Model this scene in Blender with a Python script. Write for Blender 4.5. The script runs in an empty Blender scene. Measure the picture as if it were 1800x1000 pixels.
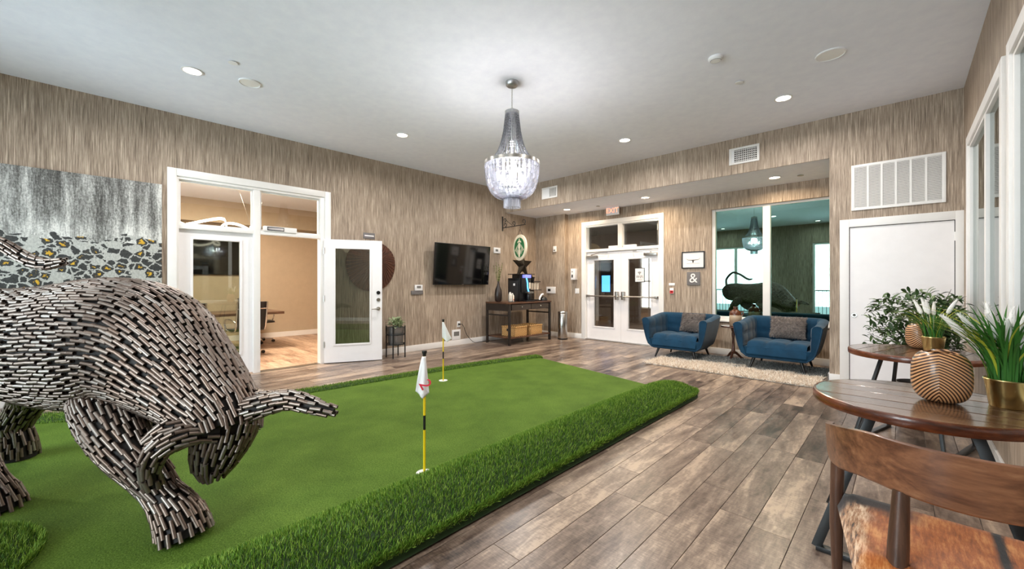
import bpy, bmesh, math, random
import numpy as np
from mathutils import Vector, Matrix
random.seed(7); rng = np.random.default_rng(7)
S = bpy.context.scene
COL = S.collection
PI = math.pi
# ---------------------------------------------------------------- camera, world, light, exposure
YAW = math.radians(43.975); FPX = 714.4; CAMZ = 1.32
cam = bpy.data.cameras.new('camera'); cam.sensor_width = 36; cam.lens = FPX / 1800 * 36
cam.shift_y = -3 / 1800; cam.clip_start = .02
camo = bpy.data.objects.new('camera', cam); COL.objects.link(camo)
camo.location = (0, 0, CAMZ); camo.rotation_euler = (PI / 2, 0, YAW); S.camera = camo
S.view_settings.view_transform = 'Standard'; S.view_settings.look = 'None'
S.view_settings.exposure = 0.48; S.view_settings.gamma = 1
world = bpy.data.worlds.new('sky'); S.world = world; world.use_nodes = True
wb = world.node_tree.nodes['Background']; wb.inputs[0].default_value = (.80, .90, 1, 1); wb.inputs[1].default_value = 1.6
def area(name, loc, rot, sx, sy, power, col=(1, 1, 1), spread=PI, shape='RECTANGLE'):
    l = bpy.data.lights.new(name, 'AREA'); l.shape = shape; l.size = sx; l.size_y = sy; l.energy = power; l.color = col; l.spread = spread
    o = bpy.data.objects.new(name, l); COL.objects.link(o); o.location = loc; o.rotation_euler = rot; return o
# daylight outside the two tall windows of the wall behind the camera
area('daylight', (-5.05, -3.1, 1.75), (PI / 2 + .12, 0, 0), 2.6, 2.7, 210, (.78, .91, 1))
area('daylight', (-1.55, -3.1, 1.75), (PI / 2 + .14, 0, 0), 2.0, 2.7, 230, (.84, .93, 1))
DOWN_W, SOFFIT_W, CHAND_W = 27, 17, 40
XL, YB, XR, ZS, Y2, H, YF = -6.82, 6.83, .485, 2.98, 8.09, 3.519, -2.25
FW = np.array([-math.sin(YAW), math.cos(YAW), 0]); RT = np.array([math.cos(YAW), math.sin(YAW), 0])
def proj(p):
    w = np.asarray(p, float) - np.array([0, 0, CAMZ]); d = w @ FW
    if d < .05: return None
    return 900 + FPX * (w @ RT) / d, 497 - FPX * w[2] / d, d
def seen(pts, m=30):
    for p in pts:
        q = proj(p)
        if q and -m < q[0] < 1800 + m and -m < q[1] < 1000 + m: return True
    return False
# ---------------------------------------------------------------- mesh builder
def rotz(a): return np.array([[math.cos(a), -math.sin(a), 0], [math.sin(a), math.cos(a), 0], [0, 0, 1.]])
class MB:
    def __init__(s): s.v = []; s.f = []; s.M = None; s.T = np.zeros(3)
    def add(s, v, f):
        v = np.asarray(v, float)
        if s.M is not None: v = v @ s.M.T
        v = v + s.T; n = len(s.v); s.v.extend(v.tolist()); s.f.extend([tuple(i + n for i in q) for q in f]); return s
    def box(s, a, b):
        x0, y0, z0 = np.minimum(a, b); x1, y1, z1 = np.maximum(a, b)
        return s.add([(x0, y0, z0), (x1, y0, z0), (x1, y1, z0), (x0, y1, z0), (x0, y0, z1), (x1, y0, z1), (x1, y1, z1), (x0, y1, z1)],
                     [(0, 3, 2, 1), (4, 5, 6, 7), (0, 1, 5, 4), (1, 2, 6, 5), (2, 3, 7, 6), (3, 0, 4, 7)])
    def bar(s, p, q, w, h, up=(0, 0, 1)):
        p = np.asarray(p, float); q = np.asarray(q, float); d = q - p; d /= np.linalg.norm(d)
        u = np.asarray(up, float)
        if abs(d @ u) > .98: u = np.array([1., 0, 0])
        a = np.cross(d, u); a /= np.linalg.norm(a); b = np.cross(a, d)
        vs = [c + a * i * w / 2 + b * j * h / 2 for c in (p, q) for i, j in ((-1, -1), (1, -1), (1, 1), (-1, 1))]
        return s.add(vs, [(0, 1, 2, 3), (7, 6, 5, 4), (0, 4, 5, 1), (1, 5, 6, 2), (2, 6, 7, 3), (3, 7, 4, 0)])
    def tube(s, P, R, n=10, caps=True):
        P = np.asarray(P, float); m = len(P)
        R = np.full(m, R) if np.isscalar(R) else np.asarray(R, float)
        T = np.gradient(P, axis=0); T /= np.linalg.norm(T, axis=1)[:, None] + 1e-12
        a = np.cross(T[0], (0, 0, 1.)); 
        if np.linalg.norm(a) < .1: a = np.cross(T[0], (1., 0, 0))
        a /= np.linalg.norm(a); V = []; ang = np.arange(n) * 2 * PI / n
        for i in range(m):
            a = a - T[i] * (a @ T[i]); a /= np.linalg.norm(a); b = np.cross(T[i], a)
            V.append(P[i] + R[i] * (np.cos(ang)[:, None] * a + np.sin(ang)[:, None] * b))
        F = [(i * n + j, i * n + (j + 1) % n, (i + 1) * n + (j + 1) % n, (i + 1) * n + j) for i in range(m - 1) for j in range(n)]
        if caps: F += [tuple(range(n - 1, -1, -1)), tuple((m - 1) * n + j for j in range(n))]
        return s.add(np.concatenate(V), F)
    def cyl(s, p, q, r0, r1=None, n=16): return s.tube([p, q], [r0, r0 if r1 is None else r1], n)
    def lathe(s, prof, c=(0, 0, 0), n=24, caps=True, sx=1, sy=1):
        ang = np.arange(n) * 2 * PI / n; m = len(prof)
        V = [(c[0] + sx * r * math.cos(t), c[1] + sy * r * math.sin(t), c[2] + z) for r, z in prof for t in ang]
        F = [(i * n + j, i * n + (j + 1) % n, (i + 1) * n + (j + 1) % n, (i + 1) * n + j) for i in range(m - 1) for j in range(n)]
        if caps: F += [tuple(range(n - 1, -1, -1)), tuple((m - 1) * n + j for j in range(n))]
        return s.add(V, F)
    def prism(s, pts, z0, z1):
        n = len(pts); V = [(x, y, z0) for x, y in pts] + [(x, y, z1) for x, y in pts]
        return s.add(V, [tuple(range(n - 1, -1, -1)), tuple(range(n, 2 * n))] + [(i, (i + 1) % n, n + (i + 1) % n, n + i) for i in range(n)])
    def grid(s, G):
        G = np.asarray(G, float); a, b = G.shape[:2]
        return s.add(G.reshape(-1, 3), [(i * b + j, i * b + j + 1, (i + 1) * b + j + 1, (i + 1) * b + j) for i in range(a - 1) for j in range(b - 1)])
    def sphere(s, c, r, n=14, m=9, sc=(1, 1, 1)):
        V = [(c[0] + sc[0] * r * math.sin(p) * math.cos(t), c[1] + sc[1] * r * math.sin(p) * math.sin(t), c[2] + sc[2] * r * math.cos(p)) for p in np.linspace(.02, PI - .02, m) for t in np.arange(n) * 2 * PI / n]
        F = [(i * n + (j + 1) % n, i * n + j, (i + 1) * n + j, (i + 1) * n + (j + 1) % n) for i in range(m - 1) for j in range(n)]
        return s.add(V, F + [tuple(range(n)), tuple((m - 1) * n + j for j in range(n - 1, -1, -1))])
    def at(s, loc=(0, 0, 0), M=None): s.T = np.asarray(loc, float); s.M = M; return s
    def build(s, name, mat, parent=None, bevel=0, smooth=None, local=True, kind=None, seg=2):
        me = bpy.data.meshes.new(name); V = np.asarray(s.v, float)
        if parent is not None and not local:
            q = parent
            while q is not None: V = V - np.array(q.location); q = q.parent
        me.from_pydata(V.tolist(), [], s.f)
        if bevel:
            bm = bmesh.new(); bm.from_mesh(me)
            es = [e for e in bm.edges if len(e.link_faces) == 2 and e.calc_face_angle(0) > .5]
            bmesh.ops.bevel(bm, geom=es, offset=bevel, segments=seg, affect='EDGES', profile=.6, clamp_overlap=True)
            bm.to_mesh(me); bm.free()
        if smooth is None and bevel: smooth = 40
        if smooth:
            me.polygons.foreach_set('use_smooth', [True] * len(me.polygons)); me.set_sharp_from_angle(angle=math.radians(smooth))
        return link(name, me, mat, parent, kind)
def link(name, me, mat, parent=None, kind=None):
    o = bpy.data.objects.new(name, me); COL.objects.link(o)
    if mat is not None:
        if len(me.materials) == 0: me.materials.append(mat)
    if parent is not None: o.parent = parent
    if kind: o['kind'] = kind
    return o
def tag(o, label, cat, group=None):
    o['label'] = label; o['category'] = cat
    if group: o['group'] = group
    return o
def thing(name, label, cat, loc=(0, 0, 0), rz=0, group=None):
    o = bpy.data.objects.new(name, None); COL.objects.link(o); o.location = loc; o.rotation_euler = (0, 0, rz); o.empty_display_size = .1
    return tag(o, label, cat, group)
def struct(name, loc=(0, 0, 0)):
    o = bpy.data.objects.new(name, None); COL.objects.link(o); o.location = loc; o['kind'] = 'structure'; return o
def dup(o, loc=None, rz=None, label=None, parent=None):
    c = o.copy(); COL.objects.link(c)
    if parent is not None: c.parent = parent
    if loc is not None: c.location = loc
    if rz is not None: c.rotation_euler = (0, 0, rz)
    if label: c['label'] = label
    for ch in list(o.children): dup(ch, parent=c)
    return c
def rawmesh(name, V, F3):
    me = bpy.data.meshes.new(name); V = np.asarray(V, np.float32); F3 = np.asarray(F3, np.int32); k = F3.shape[1]
    me.vertices.add(len(V)); me.vertices.foreach_set('co', V.ravel())
    me.loops.add(F3.size); me.loops.foreach_set('vertex_index', F3.ravel())
    me.polygons.add(len(F3)); me.polygons.foreach_set('loop_start', np.arange(0, F3.size, k, dtype=np.int32))
    me.update(calc_edges=True); me.validate(); return me
def blades(base, direc, length, width):
    """tapered, slightly bent blades: five vertices, three triangles each"""
    n = len(base); d = direc / np.linalg.norm(direc, axis=1)[:, None]
    side = np.cross(d, rng.normal(size=(n, 3))); side /= np.linalg.norm(side, axis=1)[:, None] + 1e-9
    bend = np.cross(side, d) * (length * rng.uniform(-.35, .35, n))[:, None]
    L = length[:, None]; w = width[:, None] * side * .5; mid = base + d * L * .55 + bend * .3
    V = np.stack([base - w, base + w, mid - w * .8, mid + w * .8, base + d * L + bend], 1).reshape(-1, 3)
    k = np.arange(n)[:, None] * 5
    return V, np.concatenate([k + np.array([0, 1, 3]), k + np.array([0, 3, 2]), k + np.array([2, 3, 4])])
def cat(P, n):
    P = np.asarray(P, float); t = np.linspace(0, len(P) - 1, n); i = np.clip(t.astype(int), 0, len(P) - 2); u = (t - i)[:, None]
    g = lambda k: P[np.clip(k, 0, len(P) - 1)]
    a, b, c, d = g(i - 1), g(i), g(i + 1), g(i + 2)
    return .5 * (2 * b + (c - a) * u + (2 * a - 5 * b + 4 * c - d) * u ** 2 + (-a + 3 * b - 3 * c + d) * u ** 3)
def text(name, body, size, mat, parent, M, depth=.001):
    cu = bpy.data.curves.new(name, 'FONT'); cu.body = body; cu.size = size; cu.align_x = 'CENTER'; cu.align_y = 'CENTER'; cu.extrude = depth
    t = bpy.data.objects.new(name, cu); COL.objects.link(t); bpy.context.view_layer.update()
    me = bpy.data.meshes.new_from_object(t.evaluated_get(bpy.context.evaluated_depsgraph_get())); bpy.data.objects.remove(t)
    me.name = name; me.transform(M); me.materials.clear(); return link(name, me, mat, parent)
# ---------------------------------------------------------------- materials
def sr(r, g, b):
    f = lambda c: (c / 255 / 12.92) if c < 10.3 else ((c / 255 + .055) / 1.055) ** 2.4
    return (f(r), f(g), f(b), 1)
MATS = {}
class NT:
    def __init__(s, name):
        s.m = bpy.data.materials.new(name); s.m.use_nodes = True; s.t = s.m.node_tree; s.p = s.t.nodes['Principled BSDF']; s.out = s.t.nodes['Material Output']; MATS[name] = s.m
    def n(s, typ, **kw):
        x = s.t.nodes.new(typ)
        for k, v in kw.items():
            if k[0] == '_': setattr(x, k[1:], v)
            else: x.inputs[k.replace('__', ' ')].default_value = v
        return x
    def l(s, a, b): s.t.links.new(a, b)
    def coord(s, scale=(1, 1, 1), kind='Object', rot=(0, 0, 0)):
        c = s.n('ShaderNodeTexCoord'); m = s.n('ShaderNodeMapping'); m.inputs['Scale'].default_value = scale; m.inputs['Rotation'].default_value = rot
        s.l(c.outputs[kind], m.inputs['Vector']); return m.outputs[0]
    def noise(s, vec, scale=1, detail=4, rough=.6, dist=0):
        x = s.n('ShaderNodeTexNoise', Scale=scale, Detail=detail, Roughness=rough, Distortion=dist); s.l(vec, x.inputs['Vector']); return x.outputs['Fac']
    def ramp(s, fac, stops, interp='LINEAR'):
        x = s.n('ShaderNodeValToRGB'); e = x.color_ramp; e.interpolation = interp
        while len(e.elements) < len(stops): e.elements.new(.5)
        for k, (p, c) in enumerate(stops): e.elements[k].position = p; e.elements[k].color = c
        s.l(fac, x.inputs[0]); return x.outputs[0]
    def mix(s, fac, a, b, mode='MIX'):
        x = s.n('ShaderNodeMix', _data_type='RGBA', _blend_type=mode)
        for v, i in ((fac, 0), (a, 6), (b, 7)):
            if hasattr(v, 'links'): s.l(v, x.inputs[i])
            else: x.inputs[i].default_value = v
        return x.outputs[2]
    def math(s, op, a, b=0.):
        x = s.n('ShaderNodeMath', _operation=op)
        for v, i in ((a, 0), (b, 1)):
            if hasattr(v, 'links'): s.l(v, x.inputs[i])
            else: x.inputs[i].default_value = v
        return x.outputs[0]
    def smooth(s, v, lo, hi):
        x = s.n('ShaderNodeMapRange', _interpolation_type='SMOOTHSTEP'); s.l(v, x.inputs[0]); x.inputs[1].default_value = lo; x.inputs[2].default_value = hi; return x.outputs[0]
    def bump(s, h, strength=.3, dist=.01):
        x = s.n('ShaderNodeBump', Strength=strength, Distance=dist); s.l(h, x.inputs['Height']); s.l(x.outputs[0], s.p.inputs['Normal'])
    def col(s, c): s.l(c, s.p.inputs['Base Color'])
    def set(s, **kw):
        for k, v in kw.items(): s.p.inputs[k.replace('__', ' ')].default_value = v
        return s
def plain(name, c, rough=.5, metal=0., var=.12, scale=6, **kw):
    """principled colour with a faint procedural mottling"""
    s = NT(name).set(Roughness=rough, Metallic=metal, **kw)
    n = s.noise(s.coord(), scale, 3); d = tuple(x * (1 - var) for x in c[:3]) + (1,); e = tuple(min(1, x * (1 + var)) for x in c[:3]) + (1,)
    s.col(s.ramp(n, [(.3, d), (.7, e)])); return s.m
def emit(name, c, k):
    s = NT(name).set(Roughness=.5); s.p.inputs['Base Color'].default_value = c; s.p.inputs['Emission Color'].default_value = c; s.p.inputs['Emission Strength'].default_value = k; return s.m
def glass(name, tint=(.95, .97, .96, 1), refl=(1, 1, 1, 1), base=.05, rough=0.0):
    s = NT(name); t = s.n('ShaderNodeBsdfTransparent', Color=tint); g = s.n('ShaderNodeBsdfGlossy', Color=refl, Roughness=rough)
    f = s.n('ShaderNodeFresnel', IOR=1.5); k = s.math('MAXIMUM', f.outputs[0], base); mx = s.n('ShaderNodeMixShader')
    s.l(k, mx.inputs[0]); s.l(t.outputs[0], mx.inputs[1]); s.l(g.outputs[0], mx.inputs[2]); s.l(mx.outputs[0], s.out.inputs[0]); return s.m
def wood(name, cs, scale=(1, 1, 1), rough=.35, rand=.0, nscale=1., bump=.08, coat=0.):
    """grain stretched along the axis with the small scale"""
    s = NT(name).set(Roughness=rough, Coat__Weight=coat, Coat__Roughness=.12); v = s.coord(scale)
    oi = s.n('ShaderNodeObjectInfo'); cm = s.n('ShaderNodeCombineXYZ'); off = s.math('MULTIPLY', oi.outputs['Random'], 57.)
    for i in range(3): s.l(off, cm.inputs[i])
    ad = s.n('ShaderNodeVectorMath', _operation='ADD'); s.l(v, ad.inputs[0]); s.l(cm.outputs[0], ad.inputs[1]); v = ad.outputs[0]
    a = s.noise(v, nscale, 6, .65, .6); b = s.noise(v, nscale * 3.7, 4, .6)
    m = s.math('ADD', s.math('MULTIPLY', a, .7), s.math('MULTIPLY', b, .3))
    if rand: m = s.math('ADD', m, s.math('MULTIPLY', s.math('SUBTRACT', oi.outputs['Random'], .5), rand))
    k = len(cs); s.col(s.ramp(m, [(.3 + .4 * i / (k - 1), c) for i, c in enumerate(cs)])); s.bump(m, bump, .004); return s.m

# wall covering: vertical striated strands
s = NT('wallpaper').set(Roughness=.62, Specular__IOR__Level=.35)
v = s.coord((1, 1, 1)); sep = s.n('ShaderNodeSeparateXYZ'); s.l(v, sep.inputs[0]); hx = s.math('ADD', sep.outputs[0], sep.outputs[1])
def strands(sc, zs):
    c = s.n('ShaderNodeCombineXYZ'); s.l(s.math('MULTIPLY', hx, sc), c.inputs[0]); s.l(s.math('MULTIPLY', sep.outputs[2], zs), c.inputs[2]); return s.noise(c.outputs[0], 1, 4, .65, .04)
fine = strands(150, 3.2); mid = strands(40, 1.2); broad = strands(4.5, .3)
m = s.math('ADD', s.math('ADD', s.math('MULTIPLY', fine, .66), s.math('MULTIPLY', mid, .22)), s.math('MULTIPLY', broad, .12))
m = s.math('ADD', m, s.math('MULTIPLY', s.smooth(strands(170, .5), .58, .70), .07))
s.col(s.ramp(m, [(.37, sr(96, 83, 72)), (.46, sr(144, 127, 111)), (.54, sr(178, 160, 142)), (.65, sr(226, 210, 190))])); s.bump(m, .25, .004)
# ceiling
s = NT('ceiling_paint').set(Roughness=.9); n1 = s.noise(s.coord(), 9, 5); s.col(s.ramp(n1, [(.3, sr(234, 236, 247)), (.7, sr(241, 243, 252))])); s.bump(s.noise(s.coord(), 45, 3), .12, .004)
# floor planks
def plankmat(name, cs, axis, rough):
    s = NT(name).set(Roughness=rough, Specular__IOR__Level=.5)
    geo = s.n('ShaderNodeNewGeometry'); sep = s.n('ShaderNodeSeparateXYZ'); s.l(geo.outputs['Position'], sep.inputs[0])
    oi = s.n('ShaderNodeObjectInfo'); r = oi.outputs['Random']; c = s.n('ShaderNodeCombineXYZ')
    kx, ky = (1, .22) if axis == 'y' else (.22, 1)
    s.l(s.math('MULTIPLY', sep.outputs[0], kx), c.inputs[0]); s.l(s.math('MULTIPLY', sep.outputs[1], ky), c.inputs[1]); s.l(s.math('MULTIPLY', r, 37.), c.inputs[2])
    g1 = s.noise(c.outputs[0], 13, 6, .68, .5); g2 = s.noise(c.outputs[0], 70, 4, .6); blot = s.noise(c.outputs[0], 4.2, 4, .7, .8)
    c2 = s.n('ShaderNodeCombineXYZ')
    s.l(s.math('MULTIPLY', sep.outputs[0], ky), c2.inputs[0]); s.l(s.math('MULTIPLY', sep.outputs[1], kx), c2.inputs[1]); s.l(s.math('MULTIPLY', r, 11.), c2.inputs[2])
    saw = s.noise(c2.outputs[0], 120, 2, .5)
    m = s.math('ADD', s.math('ADD', s.math('MULTIPLY', g1, .42), s.math('MULTIPLY', g2, .14)), s.math('ADD', s.math('MULTIPLY', blot, .34), s.math('MULTIPLY', saw, .14)))
    m = s.math('ADD', m, s.math('MULTIPLY', s.math('SUBTRACT', r, .5), .12))
    k = len(cs); s.col(s.ramp(m, [(.36 + .27 * i / (k - 1), x) for i, x in enumerate(cs)])); s.bump(m, .1, .002); return s.m
plankmat('floor_plank', [sr(40, 31, 26), sr(80, 64, 54), sr(112, 94, 82), sr(138, 119, 104), sr(178, 155, 134)], 'y', .30)
plankmat('meeting_plank', [sr(120, 92, 74), sr(165, 132, 108), sr(196, 164, 138), sr(214, 186, 160)], 'x', .4)
plain('joint', sr(48, 40, 36), .8)
plain('white_paint', sr(238, 235, 232), .38, var=.02)
plain('door_paint', sr(244, 240, 240), .35, var=.02)
plain('beige_wall', sr(188, 170, 146), .8, var=.04)
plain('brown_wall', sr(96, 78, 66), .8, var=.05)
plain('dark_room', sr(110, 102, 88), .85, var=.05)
plain('white_plastic', sr(238, 237, 238), .35, var=.02)
plain('grey_plastic', sr(120, 118, 116), .4, var=.03)
plain('black_plastic', sr(20, 20, 22), .3, var=.1)
plain('black_metal', sr(52, 53, 54), .38, .6, var=.15)
plain('dark_steel', sr(70, 64, 60), .4, .7, var=.12, scale=10)
plain('chrome', sr(210, 210, 212), .13, 1, var=.03)
plain('nickel', sr(176, 172, 166), .28, 1, var=.05)
plain('silver_leaf', sr(178, 178, 178), .35, .9, var=.1, scale=30)
plain('black_leather', sr(40, 38, 38), .45, var=.15)
glass('clear_glass'); glass('door_glass', (.80, .86, .82, 1), base=.10); glass('dark_glass', (.30, .32, .31, 1), (.95, 1, .98, 1), base=.22)
glass('tint_glass', (.40, .44, .30, 1), (.46, .78, .72, 1), base=.46)
emit('lamp_glow', (1, .93, .84, 1), 14); emit('warm_glow', (1, .80, .56, 1), 16); emit('led_ribbon', (1, .86, .70, 1), 9); emit('bulb', (1, .95, .9, 1), 12)
emit('day_pane', (.9, .97, 1, 1), 1.2); emit('blue_screen', (.10, .42, 1, 1), 1.6)
emit('violet_glow', (.22, .24, .9, 1), .7)
# ================================================================ structure
WP = MATS['wallpaper']; WH = MATS['white_paint']
def st(name, boxes, mat, bevel=0):
    b = MB()
    for a, c in boxes: b.box(a, c)
    o = b.build(name, MATS[mat], bevel=bevel); o['kind'] = 'structure'; return o
LO = [(-4.66, 5.42), (-4.86, 4.2), (-5.0, 2.95), (-5.12, 1.45), (-5.45, .3), (-6.0, -.7), (-6.1, -2.0), (-4.2, -2.0), (-3.5, -1.1), (-2.1, -1.1), (-1.70, -.6), (-1.70, 5.0), (-2.4, 4.95)]   # green outline
def inside(p, poly):
    x, y = p; r = False; n = len(poly)
    for i in range(n):
        (x0, y0), (x1, y1) = poly[i], poly[(i + 1) % n]
        if (y0 > y) != (y1 > y) and x < (x1 - x0) * (y - y0) / (y1 - y0) + x0: r = not r
    return r
def planks(floor, X0, X1, Y0, Y1, w, L, mat, axis, skip=None, seedv=3, zt=0.):
    rr = random.Random(seedv); rest = MB(); g = .0012; k = 0; meshes = {}
    U0, U1, V0, V1 = (X0, X1, Y0, Y1) if axis == 'y' else (Y0, Y1, X0, X1)
    u = U1
    while u > U0 + .02:
        u0 = max(U0, u - w); v = V0 - rr.uniform(.05, 1) * L
        while v < V1 - .03:
            a, b = max(V0, v), min(V1, v + L); v += L
            if b - a < .04: continue
            bx = ((u0 + g, a + g), (u - g, b - g)); (xa, ya), (xb, yb) = bx if axis == 'y' else tuple((q[1], q[0]) for q in bx)
            cs = [(xa, ya), (xb, ya), (xa, yb), (xb, yb)]
            if skip and all(inside(c, skip) for c in cs): continue
            pts = [(x, y, zt) for x in np.linspace(xa, xb, 3) for y in np.linspace(ya, yb, 8)]
            if not seen(pts, 5): rest.box((xa, ya, zt - .006), (xb, yb, zt)); continue
            key = (round(xb - xa, 4), round(yb - ya, 4))
            if key not in meshes:
                hx, hy = (xb - xa) / 2, (yb - ya) / 2; e = .0012
                m = MB().add([(-hx, -hy, -.006), (hx, -hy, -.006), (hx, hy, -.006), (-hx, hy, -.006), (-hx, -hy, -e), (hx, -hy, -e), (hx, hy, -e), (-hx, hy, -e), (-hx + e, -hy + e, 0), (hx - e, -hy + e, 0), (hx - e, hy - e, 0), (-hx + e, hy - e, 0)],
                    [(0, 1, 5, 4), (1, 2, 6, 5), (2, 3, 7, 6), (3, 0, 4, 7), (4, 5, 9, 8), (5, 6, 10, 9), (6, 7, 11, 10), (7, 4, 8, 11), (8, 9, 10, 11)])
                o = m.build('plank', mat, floor); meshes[key] = o.data
            else: o = link('plank', meshes[key], mat, floor)
            o.location = ((xa + xb) / 2, (ya + yb) / 2, zt); k += 1
        u -= w
    if rest.v: rest.build('planks_out_of_view', mat, floor, kind='stuff')
    return k
floor = st('floor', [((XL - .15, YF - .15, -.1), (XR + .15, YB + .15, -.005)), ((XL - .15, YB + .15, -.1), (-.7, Y2 + .15, -.005))], 'joint')
NPL = planks(floor, XL, XR, YF, Y2, .18, 1.22, MATS['floor_plank'], 'y', [(x * .985 - .06, y) for x, y in LO])
st('ceiling', [((XL - .15, YF - .15, H), (XR + .15, Y2 + .15, H + .12))], 'ceiling_paint')
st('wall_left', [((XL - .15, YF, 0), (XL, .74, H)), ((XL - .15, 2.69, 0), (XL, Y2 + .15, H)), ((XL - .15, .74, 2.75), (XL, 2.69, H))], 'wallpaper')
st('wall_back', [((-.716, YB, 0), (XR + .15, YB + .15, H)), ((XL, YB, ZS), (-.716, YB + .02, H))], 'wallpaper')
st('ceiling_soffit', [((XL, YB + .02, ZS), (-.716, Y2 + .15, ZS + .03))], 'ceiling_paint')
st('wall_recess_right', [((-.716, YB + .15, 0), (-.56, Y2 + .15, ZS))], 'wallpaper')
st('wall_column', [((XL, 7.947, 0), (-5.90, Y2 + .15, ZS))], 'wallpaper')
st('wall_recess', [((-5.90, Y2, 0), (-5.42, Y2 + .15, ZS)), ((-5.42, Y2, 2.66), (-3.59, Y2 + .15, ZS)), ((-3.59, Y2, 0), (-2.61, Y2 + .15, ZS)), ((-2.61, Y2, 0), (-.716, Y2 + .15, .63)), ((-2.61, Y2, 2.69), (-.716, Y2 + .15, ZS))], 'wallpaper')
WA, WB_ = (4.27, 6.26), (1.75, 3.94)
st('wall_right', [((XR, YF, 0), (XR + .15, WB_[0], H)), ((XR, WB_[1], 0), (XR + .15, WA[0], H)), ((XR, WA[1], 0), (XR + .15, YB, H))] + [((XR, a, 0), (XR + .15, b, .78)) for a, b in (WA, WB_)] + [((XR, a, 2.74), (XR + .15, b, H)) for a, b in (WA, WB_)], 'wallpaper')
FA, FB = (-6.15, -3.95), (-2.45, -.75)
st('wall_front', [((XL - .15, YF - .15, 0), (FA[0], YF, H)), ((FA[1], YF - .15, 0), (FB[0], YF, H)), ((FB[1], YF - .15, 0), (XR + .15, YF, H))] + [((a, YF - .15, 2.8), (b, YF, H)) for a, b in (FA, FB)], 'wallpaper')
# ---- baseboards
BH, BT = .115, .016
st('baseboard_left', [((XL, YF, 0), (XL + BT, .68, BH)), ((XL, 2.75, 0), (XL + BT, 7.947, BH))], 'white_paint', .004)
st('baseboard_column', [((XL, 7.947 - BT, 0), (-5.90 + BT, 7.947, BH)), ((-5.90, 7.947, 0), (-5.90 + BT, Y2, BH))], 'white_paint', .004)
st('baseboard_recess', [((-5.90, Y2 - BT, 0), (-5.50, Y2, BH)), ((-3.51, Y2 - BT, 0), (-.716, Y2, BH))], 'white_paint', .004)
st('baseboard_back', [((-.716 - BT, YB - BT, 0), (-.607, YB, BH)), ((-.716 - BT, YB - BT, 0), (-.716, Y2, BH))], 'white_paint', .004)
st('baseboard_right', [((XR - BT, YF, 0), (XR, YB - .03, BH))], 'white_paint', .004)
# ---- meeting room behind the left wall
MX = -11.0
mf = st('floor_meeting_room', [((MX - .1, -1.1, -.1), (XL - .15, 4.8, -.005))], 'joint')
planks(mf, MX, XL - .0, -.9, 4.7, .15, 1.2, MATS['meeting_plank'], 'x', None, 9, -.001)
st('wall_meeting_back', [((MX - .1, -1.1, 0), (MX, 4.8, 3.2))], 'beige_wall')
st('wall_meeting_side', [((MX, 4.7, 0), (XL - .15, 4.8, 3.2)), ((MX, -1.1, 0), (XL - .15, -1.0, 3.2))], 'beige_wall')
st('ceiling_meeting_room', [((MX, -1.1, 3.1), (XL - .15, 4.8, 3.2))], 'ceiling_paint')
st('wall_meeting_bulkhead', [((MX, -1.0, 2.62), (MX + .35, 4.7, 3.1))], 'beige_wall')
st('baseboard_meeting_room', [((MX, -1.0, 0), (MX + .015, 4.7, .12)), ((MX + .015, 4.685, 0), (XL - .15, 4.7, .12))], 'white_paint')
pn = thing('added_panel_light', 'added flat square light panel that brightens the meeting room', 'ceiling light', (-8.4, 1.6, 3.1)); MB().box((-.62, -.62, -.03), (.62, .62, 0)).build('frame', WH, pn, bevel=.004); MB().box((-.58, -.58, -.034), (.58, .58, -.03)).build('diffuser', MATS['warm_glow'], pn)
ar = area('added_panel_beam', (0, 0, -.045), (0, 0, 0), 1.1, 1.1, 85, (1, .91, .78)); ar.parent = pn  # panel and beam are an added, unseen source that brightens the meeting room
# ---- corridor behind the double doors
st('floor_corridor', [((-8.2, Y2 + .15, -.1), (-2.95, 12.5, 0)), ((-5.42, Y2 - .002, -.1), (-3.59, Y2 + .15, 0.002))], 'floor_plank')
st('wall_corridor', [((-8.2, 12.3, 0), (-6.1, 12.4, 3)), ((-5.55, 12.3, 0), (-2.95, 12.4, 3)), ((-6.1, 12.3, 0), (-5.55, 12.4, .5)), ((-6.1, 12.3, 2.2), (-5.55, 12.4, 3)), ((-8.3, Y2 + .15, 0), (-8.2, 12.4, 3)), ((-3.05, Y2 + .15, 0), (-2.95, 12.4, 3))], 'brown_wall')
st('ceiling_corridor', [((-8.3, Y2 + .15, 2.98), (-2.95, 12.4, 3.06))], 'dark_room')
pn = thing('added_flush_light', 'added flush round light that brightens the corridor behind the doors', 'ceiling light', (-5.6, 9.6, 2.98)); MB().lathe([(.2, 0), (.2, -.04), (.17, -.06), (.001, -.065)], (0, 0, 0), 28, False).build('diffuser', MATS['warm_glow'], pn, smooth=50); MB().lathe([(.2, 0), (.215, -.005), (.215, -.03), (.2, -.035)], (0, 0, 0), 28, False).build('rim', MATS['nickel'], pn)
ar = area('added_flush_beam', (0, 0, -.075), (0, 0, 0), .38, .38, 26, (1, .85, .7), shape='DISK'); ar.parent = pn  # made-up flush fixture with its beam, added to light the corridor
w = struct('window_5'); MB().box((-6.1, 12.36, .5), (-5.55, 12.37, 2.2)).build('pane', MATS['day_pane'], w)
b = MB()
for x in (-6.1, -5.84, -5.58): b.box((x, 12.28, .5), (x + .035, 12.34, 2.2))
for z in (.5, 1.35, 2.16): b.box((-6.1, 12.28, z), (-5.55, 12.34, z + .04))
b.build('sash', WH, w)
b = MB(); b.box((-7.75, 12.25, 0), (-7.65, 12.3, 2.2)).box((-6.95, 12.25, 0), (-6.85, 12.3, 2.2)).box((-7.75, 12.25, 2.12), (-6.85, 12.3, 2.22)).build('trim_3', WH)['kind'] = 'structure'
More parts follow.
